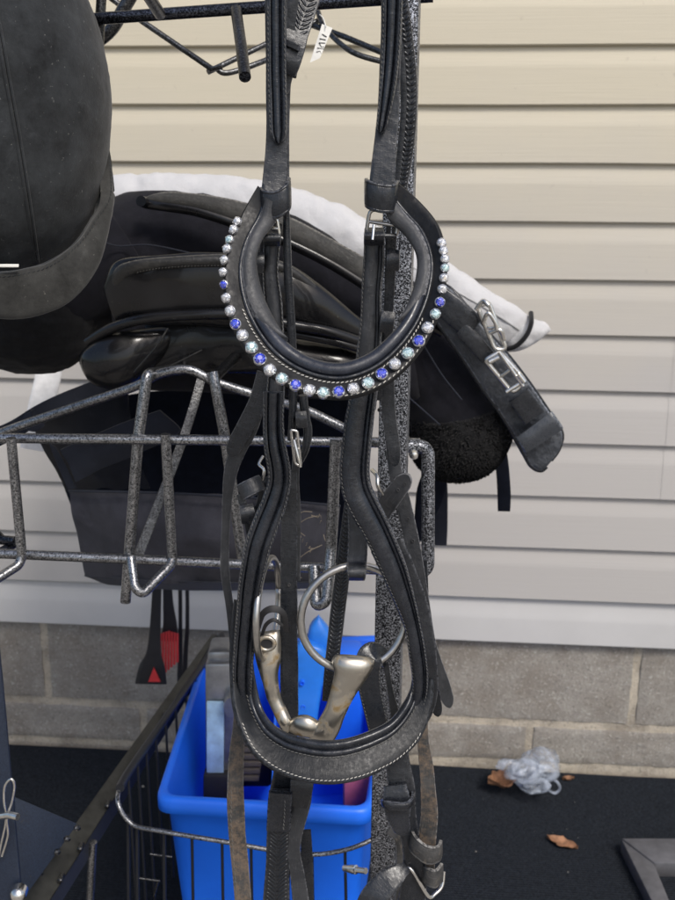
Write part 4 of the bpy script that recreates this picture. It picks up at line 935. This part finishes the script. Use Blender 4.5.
# straps below the loops (cheekpieces with buckles)
strap('cheekpiece', [(275, 222, 14, .80), (272, 240, 17, .80), (270.5, 270, 16, .80), (273, 300, 18, .80), (275, 328, 17, .80), (277, 362, 17, .80), (275, 400, 19, .80)], M_LG, br, .005, prof=P_PAD)
strap('billet', [(257, 236, 6, .81), (256, 270, 7, .81), (259, 310, 7, .81), (266, 345, 8, .81), (268, 400, 8, .81)], M_L, br, .003)
strap('billet', [(263, 236, 5, .805), (262, 270, 6, .805), (262, 315, 6, .805), (263, 345, 6, .805)], M_LG, br, .003)
strap('keeper', [(257, 255, 15, .795), (257, 262, 15.5, .792), (256, 270, 15, .795)], M_L, br, .007)
strap('keeper', [(262, 308, 12, .795), (261, 315, 12.5, .792), (260, 322, 12, .795)], M_L, br, .007)
strap('cheekpiece', [(374, 236, 20, .80), (374, 262, 21, .80), (372, 295, 20, .80), (371, 325, 22, .80), (369, 350, 24, .80), (366, 385, 26, .80), (363, 408, 26, .80)], M_LG, br, .005, prof=P_WIDE)
strap('billet', [(389, 225, 5, .81), (388, 260, 6, .81), (387, 300, 6, .81), (384, 345, 6, .81), (378, 400, 8, .81)], M_L, br, .003)
strap('billet', [(395, 225, 5, .81), (393, 260, 6, .81), (391, 300, 6, .81), (387, 345, 7, .81)], M_LS, br, .003)
strap('keeper', [(393, 252, 13, .795), (393, 260, 13.5, .792), (393, 268, 13, .795)], M_LS, br, .007)
strap('keeper', [(388, 313, 14, .795), (387, 322, 14.5, .792), (386, 330, 14, .795)], M_LS, br, .007)
strap('rolled_throatlash', [(286, 190, 6, .80), (287, 240, 8, .80), (289, 290, 9, .80), (292, 340, 9, .80), (293, 380, 9, .80), (293, 410, 8, .80), (291, 440, 8, .80)], M_LS, br, .004, prof=[(math.cos(t*math.pi/6), math.sin(t*math.pi/6)) for t in range(12)])
# cheek buckles
buckle(br, [(266, 217), (277, 219), (280, 238), (262, 237)], 1.7, .785, name='buckle')
buckle(br, [(370, 209), (400, 213), (396, 238), (366, 234)], 2.0, .785, M_PEWT, True)
ptube('buckle_bar', [(365, 233, .783), (380, 236, .780), (396, 236, .783)], 2.6, M_L, br)
ptube('buckle_tongue', [(374, 225, .779), (372.5, 240, .775)], 1.7, M_STEEL, br)
strap('buckle_turn', [(374, 230, 19, .79), (374, 236, 21, .778), (374, 243, 21, .788)], M_L, br, .004)
strap('buckle_turn', [(272, 232, 16, .79), (272, 238, 18, .782), (272, 244, 17, .79)], M_L, br, .004)
# browband loops around the crown straps
PKB = [(-1, -1), (-1, .3), (-.94, .9), (-.84, 1), (-.78, .75), (-.7, 1), (0, 1.05), (.7, 1), (.78, .75), (.84, 1), (.94, .9), (1, .3), (1, -1)]
def loopband(rows, mat, name='browband_loop', th=.0014):
    fr = pair_frames(rows, th, 6); vs, fs = sweep(fr, PKB); o = mk(name, vs, fs, mat, br, angle=50); set_st(o, fr, PKB); return o
loopband([(261, 187, .79, 262, 214, .79), (264, 190, .78, 266, 219, .78), (275, 191, .776, 277, 219, .776), (286, 184, .778, 288, 212, .778), (289, 177, .79, 290, 205, .79)], M_L)
loopband([(366, 178, .795, 366, 205, .795), (368, 180, .778, 368, 209, .778), (382, 184, .774, 380, 213, .774), (394, 184, .776, 392, 213, .776), (397, 180, .79, 396, 210, .79)], M_L)
# browband
ba_rows = [(258, 186, .79, 276, 200, .785), (243, 212, .782, 271, 222, .785), (229, 245, .765, 257, 243, .775), (224, 280, .748, 251, 268, .762), (228, 312, .735, 256, 296, .752), (241, 343, .722, 268, 322, .742),
           (262, 370, .712, 285, 343, .732), (292, 388, .704, 305, 359, .726), (325, 398, .700, 328, 366, .722), (355, 397, .700, 349, 365, .722), (385, 385, .704, 372, 355, .726), (410, 364, .712, 392, 337, .732), (430, 335, .722, 410, 313, .742),
           (442, 300, .736, 422, 285, .755), (446, 262, .752, 424, 258, .768), (439, 228, .768, 412, 236, .78), (421, 203, .782, 396, 222, .786), (396, 181, .792, 384, 204, .788)]
fbb = pair_frames(ba_rows, .0022, 12)
PBB = [(-1, -.8), (-1, .4), (-.6, .9), (0, 1), (.6, 1), (.93, .9), (1, .4), (1, -.8)]
vs, fs = sweep(fbb, PBB); bb = mk('browband', vs, fs, leather('browband_leather', base=(.006, .006, .007), worn=(.026, .026, .026), rough=.5, wear=.5, spec=.3), br, angle=50)
bpath = along(fbb, -.62, 2.0)
M_ROLL = leather('blue_black_padding', base=(.018, .021, .030), worn=(.06, .065, .085), rough=.34, wear=.4, grain=1100, bd=.0003)
vs, fs = sweep([(c+a*-.62+b*1.6, a*.36, b*2.1) for c, a, b in wob(fbb, .0004)], CIR24); mk('padding_roll', vs, fs, M_ROLL, bb, angle=0)
edge_tube('piping', along(fbb, -.12, 1.3), .0016, M_LS, bb)
stitches('stitching', along(fbb[50:148], .16, 1.35), M_ST, bb, .0033, .0024, .00042)
stitches('stitching', along(fbb[80:150], .95, 1.2), M_ST, bb, .0042, .0024, .0004)
# inner lining seen where the band turns edge-on
for s0, s1 in ((3, 74), (138, 202)):
    seg = fbb[s0:s1]; N_ = len(seg)-1; fl = []
    for i, (c, a, b) in enumerate(seg):
        k = i/N_ if s0 < 50 else 1-i/N_; wdt = .54*(1-max(0, (k-.6)/.4)**2)+.02
        fl.append((c+a*(-1.0+wdt*.55)+b*(2.4+.9*(1-k)), a*wdt, b*1.5))
    PL = [(-1, -.8), (-.9, .5), (-.5, 1), (0, 1.1), (.5, 1), (.9, .5), (1, -.8)]
    vs, fs = sweep(fl, PL); o = mk('lining', vs, fs, M_LB, bb, angle=50); set_st(o, fl, PL)
gems = [(238.4, 222, 'c'), (234.4, 230, 'c'), (230.4, 240, 'a'), (227.8, 249, 'c'), (225, 260, 'c'), (223.8, 272, 'c'), (225, 284.4, 'b'), (227, 297.8, 'c'), (231, 311, 'c'), (236, 324.4, 'b'), (242.7, 336, 'c'), (251.6, 348.4, 'a'), (260, 360, 'b'), (270, 370.7, 'c'), (282, 379.6, 'a'), (295.5, 386, 'b'), (309.5, 391, 'c'), (323.5, 393.6, 'a'), (338.8, 392.6, 'b'), (353.4, 389.3, 'c'), (368.3, 384, 'a'), (382, 374.7, 'b'), (395, 364.7, 'c'), (408, 354, 'a'), (419, 341.6, 'b'), (427.5, 328, 'c'), (435, 314, 'a'), (439.5, 302, 'b'), (441.8, 289, 'c'), (443.5, 278, 'c'), (444.5, 268, 'a'), (444.5, 259, 'c'), (443, 251, 'c'), (441, 243, 'c')]
GM = {'a': G_AQ, 'b': G_BLUE, 'c': G_CLR}
opath = [c+a*.66+b*1.3 for c, a, b in fbb]; gem_me = {}
def gem_mesh(kind):
    if kind in gem_me: return gem_me[kind]
    bm = bmesh.new(); R_ = 1.0
    lv = [(.42, .66, 8, 0), (.72, .46, 8, math.pi/8), (.90, .18, 16, 0), (.9, -.1, 16, 0)]; V = []; F_ = []; prev = None
    me = bpy.data.meshes.new('crystal_'+{'a': 'aqua', 'b': 'blue', 'c': 'clear'}[kind])
    for r, z, n_, ph in lv:
        V += [(r*math.cos(2*math.pi*k/16+ph*(1 if n_ == 8 else 0)), r*math.sin(2*math.pi*k/16+ph*(1 if n_ == 8 else 0)), z+(.06 if (n_ == 8 and k % 2) else 0)) for k in range(16)]
    for i in range(3):
        for k in range(16): F_.append((i*16+k, i*16+(k+1) % 16, (i+1)*16+(k+1) % 16)); F_.append((i*16+k, (i+1)*16+(k+1) % 16, (i+1)*16+k))
    F_.append(tuple(range(16)))
    nV = len(V); ncr = len(F_)
    # claw cup
    for r, z in ((.9, -.1), (1.0, .14), (1.10, .02), (1.12, -.7), (.8, -.9)): V += [(r*math.cos(2*math.pi*k/16), r*math.sin(2*math.pi*k/16), z) for k in range(16)]
    for i in range(4):
        for k in range(16): F_.append((nV+i*16+k, nV+i*16+(k+1) % 16, nV+(i+1)*16+(k+1) % 16, nV+(i+1)*16+k))
    for k in range(4):                     # claws
        a_ = math.pi/4+k*math.pi/2; b_ = len(V); ca, sa = math.cos(a_), math.sin(a_)
        for rr2, z in ((1.16, -.1), (1.1, .25), (.86, .48)):
            V += [(rr2*ca-sa*.2, rr2*sa+ca*.2, z), (rr2*ca+sa*.2, rr2*sa-ca*.2, z), ((rr2-.1)*ca, (rr2-.1)*sa, z-.12)]
        for i in range(2):
            for j in range(3): F_.append((b_+i*3+j, b_+i*3+(j+1) % 3, b_+(i+1)*3+(j+1) % 3, b_+(i+1)*3+j))
        F_.append((b_+6, b_+7, b_+8))
    me.from_pydata(V, [], F_); me.materials.append(GM[kind]); me.materials.append(M_CUP)
    for i, p in enumerate(me.polygons): p.material_index = 0 if i < ncr else 1
    me.update(); gem_me[kind] = me; return me
lo_ = ORG[bb.name]
for x, y, kd in gems:
    # nearest browband frame in the picture plane
    best = min(range(len(fbb)), key=lambda i: (raydir(x, y).normalized().cross((opath[i]-CAM).normalized())).length)
    c, a, b = fbb[best]; p = opath[best]; t = (fbb[min(best+1, len(fbb)-1)][0]-fbb[max(best-1, 0)][0]).normalized()
    q = CAM+raydir(x, y)*((p.y)/raydir(x, y).y)
    sd_ = min(1, max(0, (345-y)/60)); r_ = (5.7-1.5*sd_)*mpp(q)*random.uniform(.96, 1.04)
    z_ = (b.normalized()+a.normalized()*(.25+1.3*sd_)).normalized(); x_ = (t-z_*t.dot(z_)).normalized(); y_ = z_.cross(x_)
    ro = Matrix.Rotation(random.uniform(-.35, .35), 3, z_)
    o = bpy.data.objects.new('crystal', gem_mesh(kd)); COL.objects.link(o); o.parent = bb
    Mx = Matrix((ro@x_*r_, ro@y_*r_, z_*r_*.9)).transposed().to_4x4(); Mx.translation = q+z_*r_*.6-lo_
    o.matrix_basis = Mx; ORG[o.name] = q

# padded cheek straps that swing down into the noseband
strap('noseband_cheek', [(274, 392, 22, .775), (273.5, 425, 21, .775), (275, 447, 22, .772), (279, 470, 23, .77), (279, 485, 24, .77), (274, 503, 26, .768), (265, 525, 27, .766), (257, 548, 26, .765), (252, 575, 24, .765), (248, 605, 23, .768), (245, 640, 22, .77), (242, 675, 20, .772), (244, 700, 17, .776), (254, 722, 13, .778)], M_LP, br, .005, prof=P_TWO)
strap('noseband_cheek', [(364, 388, 26, .778), (359, 420, 29, .775), (356.5, 445, 29, .772), (354.5, 470, 30, .77), (357, 490, 31, .768), (365, 508, 31, .766), (376, 528, 30, .765), (386, 550, 28, .765), (396, 575, 25, .766), (405, 600, 21, .768), (412, 625, 17, .77), (417, 650, 17, .77), (420, 675, 17, .772), (418, 700, 15, .776), (408, 722, 12, .778)], M_LP, br, .005, prof=P_WIDE)
strap('noseband_backing', [(386, 545, 34, .775), (398, 570, 34, .776), (410, 600, 33, .777), (419, 630, 28, .777), (425, 660, 24, .776), (429, 690, 18, .782), (424, 715, 14, .785), (410, 738, 10, .785)], M_L, br, .003)
nb_rows = [(234, 600, .785, 256, 604, .79), (231, 640, .78, 250, 640, .79), (231, 675, .772, 250, 674, .785), (235, 712, .758, 256, 704, .778), (249, 747, .744, 270, 724, .766), (270, 768, .733, 290, 735, .757), (297, 780, .726, 311, 739, .751), (325, 784.5, .724, 330, 740, .749), (352, 782, .726, 350, 737, .751), (378, 773, .733, 372, 729, .757), (402, 759, .744, 391, 718, .766), (421, 737, .757, 405, 700, .776), (431, 707, .77, 412, 684, .785), (433, 680, .778, 418, 668, .79)]
fnb = pair_frames(nb_rows, .0024, 12)
PNB = [(-1, -.8), (-1, .5), (-.5, .9), (0, 1), (.5, 1.1), (.9, 1), (.97, .7), (1, .2), (1, -.8)]
vs, fs = sweep(wob(fnb, .0005), PNB); nb = mk('noseband', vs, fs, leather('noseband_leather', base=(.005, .006, .008), worn=(.018, .020, .024), rough=.5, wear=.5, spec=.35), br, angle=50); set_st(nb, fnb, PNB)
vs, fs = sweep([(c+a*-.72+b*1.3, a*.24, b*2.6) for c, a, b in wob(fnb[8:], .0006)], CIR24); mk('noseband_roll', vs, fs, M_LP, nb, angle=0)
vs, fs = sweep([(c+a*-.38+b*1.1, a*.15, b*1.3) for c, a, b in wob(fnb[22:150], .0004)], CIR16); mk('noseband_roll', vs, fs, M_LP, nb, angle=0)
stitches('stitching', along(fnb[22:140], -.16, 1.35), M_STD, nb, .0036, .0026, .00038)
stitches('stitching', along(fnb[40:134], .86, 1.35), M_ST, nb, .0036, .0026, .00036)

# bit
def ring3(cx, cy, rx_, ry_, Y, r, tiltx=0, name='bit_ring'):
    c = W(cx, cy, Y); k = mpp(c); pts = []
    for i in range(49):
        t = 2*math.pi*i/48; pts.append(c+Vector((math.cos(t)*rx_*k, math.sqrt(max(0, ry_**2-rx_**2))*k*math.cos(t)+math.sin(t)*tiltx, math.sin(t)*ry_*k)))
    m = MB(); tube_mb(m, pts, r*k, CIR16); return m.build(name, M_PEWT, br, angle=0)
ring3(354, 618, 53, 53.5, .785, 4.0, .006)
ring3(268, 608, 8, 50, .80, 3.4)
rows = [(334, 656, 374, 660, .775, 6), (332, 661, 374, 665, .772, 13), (334, 672, 366, 679, .77, 12), (331, 688, 355, 695, .768, 10), (326, 706, 346, 713, .766, 9), (318, 721, 340, 730, .766, 8), (312, 731, 332, 742, .766, 7), (309, 737, 324, 747, .766, 4)]
loft('bit_cannon', rows, 12, M_BIT, br, n=8, e=circ(24, .85), disp=.0003, df=90)
rows = [(256, 634, 280, 630, .79, 5), (254, 645, 281, 640, .788, 9), (256, 660, 281, 658, .785, 10), (262, 680, 278, 676, .782, 9), (267, 698, 281, 696, .78, 7), (273, 712, 286, 708, .776, 6), (280, 726, 291, 720, .772, 6), (286, 733, 290, 729, .772, 3)]
loft('bit_cannon', rows, 9, M_BIT, br, n=8, e=circ(24, .85), disp=.0003, df=90)
rows = [(287, 722, 291, 731, .774, 4), (297, 716, 299, 735, .77, 7), (308, 716, 308, 737, .768, 8), (318, 721, 316, 739, .768, 6), (324, 727, 322, 736, .768, 3)]
loft('bit_link', rows, 7, M_BIT, br, n=6, disp=.0004)
m = MB(); c = W(266.5, 643, .777); k = mpp(c); tube_mb(m, [c+Vector((math.cos(t)*8*k, -.001, math.sin(t)*7*k)) for t in [i*math.pi/12 for i in range(25)]], 2.2*k, CIR); m.build('bit_eye', M_BIT, br)
m = MB(); m.add(*sweep([(c+Vector((0, t, 0)), Vector((r*k, 0, 0)), Vector((0, 0, r*k*.8))) for t, r in ((-.0012, 5), (-.0014, 6.5), (.004, 6.5))], CIR16)); m.build('bit_eye_hollow', M_RUB, br)
strap('bit_guard', [(258, 628, 5, .782), (263, 614, 6, .778), (273, 609, 7, .776), (283, 614, 6, .778), (286, 630, 5, .785)], M_RUB, br, .006)
strap('bit_guard', [(262, 636, 3, .783), (266, 625, 4, .78), (274, 620, 4, .778), (282, 625, 3, .78)], M_RUB, br, .004)

# dark rein running down the middle, between the cheeks
strap('rein', [(290, 470, 14, .81), (289, 520, 16, .805), (289, 600, 17, .80), (289, 660, 18, .80), (289, 720, 18, .80), (284, 770, 20, .80), (281, 800, 24, .80), (279, 850, 24, .80), (276, 930, 26, .80)], M_LS, br, .0035)
m, fr = strap('laced_rein', [(281, 790, 20, .79), (279.5, 828, 23, .79), (278, 860, 24, .79), (275, 930, 27, .79)], M_L, br, .004, n=22); lacing(fr, M_LS, br)
strap('rein_keeper', [(281, 792, 23, .784), (279.5, 810, 24, .782), (278.5, 829, 24, .784)], M_LP, br, .006)
stitches('stitching', [W(285, 800, .776), W(284.5, 815, .776), W(283, 834, .776)], M_STD, br, .004, .0032, .0004)
# small buckle strap hanging at the centre left
strap('strap_turn', [(303, 395, 9, .80), (305, 415, 9, .80), (308, 432, 9, .80), (306, 448, 8, .80), (301, 460, 7, .805)], M_LS, br, .005, prof=[(math.cos(t*math.pi/6), math.sin(t*math.pi/6)) for t in range(12)])
strap('keeper', [(301, 412, 11, .792), (301.5, 419, 12, .79), (302, 426, 11, .792)], M_L, br, .006)
buckle(br, [(291, 430), (297, 431), (301, 466), (295, 464)], 1.5, .785, M_STEEL)
ptube('buckle_pin', [(294, 440, .78), (297, 452, .776), (300.5, 467, .776)], 1.5, M_STEEL, br)
strap('inner_strap', [(297, 440, 7, .81), (295, 480, 8, .81), (297, 520, 8, .81), (297, 580, 6, .81)], M_LG, br, .003)
# left outer straps
strap('strap_tongue', [(264, 372, 15, .80), (258, 400, 17, .80), (247, 424, 18, .80), (236, 442, 16, .80), (230, 456, 12, .80)], M_LS, br, .0035, taper='end')
strap('rein', [(263, 395, 8, .815), (252, 425, 14, .812), (239, 448, 16, .81), (231, 470, 14, .808), (227, 500, 10, .808), (225, 540, 8, .81), (225, 570, 9, .81), (229, 600, 8, .81), (233, 640, 8, .81), (235, 670, 8, .81)], M_LG, br, .003)
# curled keeper loop
c0 = W(251, 488, .785); k = mpp(c0); axs = Vector((.45, -.35, -.82)).normalized(); e1 = Vector((1, .2, .35)); e1 = (e1-axs*e1.dot(axs)).normalized(); e2 = axs.cross(e1)
fr = []
for i in range(33):
    t = -2.2+i*4.9/32; rad_ = e1*math.cos(t)*12.5*k+e2*math.sin(t)*10*k; fr.append((c0+rad_, axs*8*k, rad_.normalized()*.0016))
vs, fs = sweep(fr, P_FLAT); o = mk('curled_strap', vs, fs, M_LG, br, angle=50); set_st(o, fr, P_FLAT)
strap('curled_strap', [(262, 478, 12, .792), (265, 492, 15, .79), (262, 506, 13, .79), (252, 516, 9, .79)], M_L, br, .003)
strap('curled_strap', [(240, 494, 7, .79), (244, 506, 8, .788), (249, 516, 8, .786)], M_L, br, .003)
strap('keeper', [(246, 506, 14, .784), (247.5, 514, 15, .78), (248, 521, 14, .784)], M_L, br, .006)
strap('strap_tail', [(247, 520, 7, .79), (250, 534, 8, .79), (256, 545, 7, .79)], M_L, br, .003)
m = MB(); tube_mb(m, tube_pts([W(263, 456, .80), W(259, 464, .795), W(264, 470, .79), W(262, 480, .79), W(257, 486, .79)]), .0013, CIR); tube_mb(m, tube_pts([W(251, 530, .785), W(252, 538, .78), W(256, 544, .785)]), .0016, CIR); m.build('chain_link', M_STEEL, br)
# strap over the right ring
strap('bit_strap', [(355, 470, 16, .80), (357, 505, 19, .797), (358, 540, 19.5, .793), (357, 562, 20, .788), (357, 568, 20, .776), (357, 575, 19, .773), (357, 579, 17, .785)], M_LG, br, .0032)
o, fr = strap('laced_rein', [(349, 500, 8, .83), (346, 540, 13, .825), (342, 580, 15, .82), (337, 620, 15, .815), (332, 662, 14, .81), (328, 700, 12, .82)], M_L, br, .004, n=20); lacing(fr, M_LS, br)
strap('bit_strap', [(384, 664, 6, .80, 60), (381, 655, 20, .787, 30), (371, 656, 27, .778), (368, 672, 25, .775), (371, 695, 23, .775), (377, 722, 21, .776), (383, 750, 20, .78)], M_LS, br, .0035)
strap('bit_strap', [(386, 664, 6, .80), (389, 685, 6, .80), (394, 710, 9, .80), (398, 735, 10, .80)], M_LG, br, .003)
# right side straps
strap('strap_tongue', [(388, 370, 13, .815), (388, 400, 14, .815), (391, 430, 14, .812), (394, 450, 13, .81), (395, 466, 11, .81)], M_L, br, .0035, taper='end')
strap('strap_tongue', [(372, 530, 20, .80), (382, 512, 20, .795), (396, 492, 20, .785), (409, 475, 17, .78)], M_LG, br, .0035, taper='end')
m = MB(); tube_mb(m, tube_pts([W(372, 470, .80), W(377, 476, .79), W(378, 486, .785), W(383, 494, .79)]), .0017, CIR); m.build('chain_link', M_STEEL, br)
strap('rein', [(392, 440, 12, .825), (396, 475, 14, .82), (404, 505, 15, .82), (412, 540, 15, .82), (419, 575, 12, .82), (424, 605, 12, .82), (429, 640, 12, .82), (437, 665, 12, .82), (444, 685, 13, .82), (450, 707, 13, .82)], M_LG, br, .003, taper='end')
strap('rein', [(424, 560, 7, .84), (424, 600, 10, .84), (426, 640, 10, .84), (432, 680, 11, .84), (438, 716, 11, .84)], M_LS, br, .003, taper='end')
# lower left rein, muddy
strap('rein', [(239, 700, 9, .81), (238, 722, 10, .80), (237, 745, 14, .795), (236, 768, 16, .79), (235.5, 800, 17, .788), (237, 830, 17, .787), (240, 865, 17, .787), (245, 930, 16, .787)], M_LD, br, .0035)
stitches('stitching', [W(231.5, 790, .779), W(231, 820, .779), W(233, 850, .778), W(237, 900, .778)], M_STD, br, .005, .0042, .0003)
strap('rein', [(303, 775, 20, .795), (302, 800, 18, .793), (297, 825, 15, .79), (294, 850, 13, .79), (298, 880, 15, .79), (304, 930, 18, .79)], M_LG, br, .0035)
strap('rein_keeper', [(302, 780, 23, .788), (301, 790, 22, .786), (299, 806, 18, .788)], M_L, br, .005)
strap('rein', [(306, 830, 10, .84), (307, 860, 12, .84), (307, 930, 12, .84)], M_LS, br, .003)
# lower right straps
strap('rein', [(424, 705, 9, .80), (423, 735, 11, .795), (426, 765, 14, .792), (428, 790, 15, .79), (429, 815, 17, .79), (427, 840, 18, .79), (428, 870, 14, .79)], M_LD, br, .0035)
strap('rein', [(396, 740, 22, .80), (398, 765, 24, .795), (402, 790, 26, .79), (406, 815, 20, .79), (411, 840, 18, .79), (415, 870, 24, .79), (410, 915, 30, .79)], M_L, br, .0038)
strap('strap_tongue', [(395, 785, 22, .785), (397, 802, 27, .78), (399, 818, 22, .78), (404, 834, 12, .782)], M_LP, br, .004, taper='end')
loopband([(382, 799, .79, 383, 804, .79), (385, 801, .772, 386, 808, .772), (404, 803, .770, 403, 810, .770), (412, 798, .775, 411, 806, .775), (413, 790, .79, 413, 800, .79)], M_LP, 'keeper')
loopband([(412, 830, .79, 409, 843, .79), (417, 838, .775, 412, 853, .775), (428, 846, .770, 426, 864, .770), (438, 846, .775, 438, 862, .775), (441, 840, .79, 441, 856, .79)], M_LDL, 'keeper')
loopband([(424, 866, .79, 423, 880, .79), (428, 868, .778, 427, 885, .778), (436, 870, .775, 435, 888, .775), (442, 863, .79, 442, 882, .79)], M_LDL, 'keeper')
m = MB(); tube_mb(m, tube_pts([W(444, 872, .80), W(442, 886, .795), W(435, 894, .79), W(428, 896, .785), W(412, 870, .785), W(403, 868, .79)]), .0017, CIR); m.build('buckle', M_STEEL, br)
strap('rein', [(407, 868, 10, .785, 20), (396, 875, 20, .78), (385, 884, 24, .775), (372, 900, 26, .77), (362, 925, 26, .77)], M_L, br, .004)
strap('rein', [(388, 830, 8, .86), (399, 840, 10, .86), (402, 870, 10, .86), (398, 930, 10, .86)], M_LDL, br, .003)

# punched holes in the straps
def hole(x, y, Y, r=1.7):
    c = W(x, y, Y); k = mpp(c); v = (CAM-c).normalized(); e1 = Vector((1, 0, 0)); e1 = (e1-v*e1.dot(v)).normalized(); e2 = v.cross(e1)
    m = MB(); m.add(*sweep([(c-v*.0015, e1*r*k, e2*r*k*1.15), (c, e1*r*k, e2*r*k*1.15), (c+v*.0001, e1*r*k*.7, e2*r*k*.8), (c-v*.0012, e1*r*k*.6, e2*r*k*.7)], CIR)); m.build('punched_hole', M_RUB, br)
for x, y, Y in ((396, 478, .8175), (402, 498, .8175), (408, 519, .8175), (413, 541, .8175), (289, 585, .7975), (289, 628, .7975), (244, 432, .8065), (405, 484, .7785), (398, 490, .7815), (379, 410, .812)):
    hole(x, y, Y)
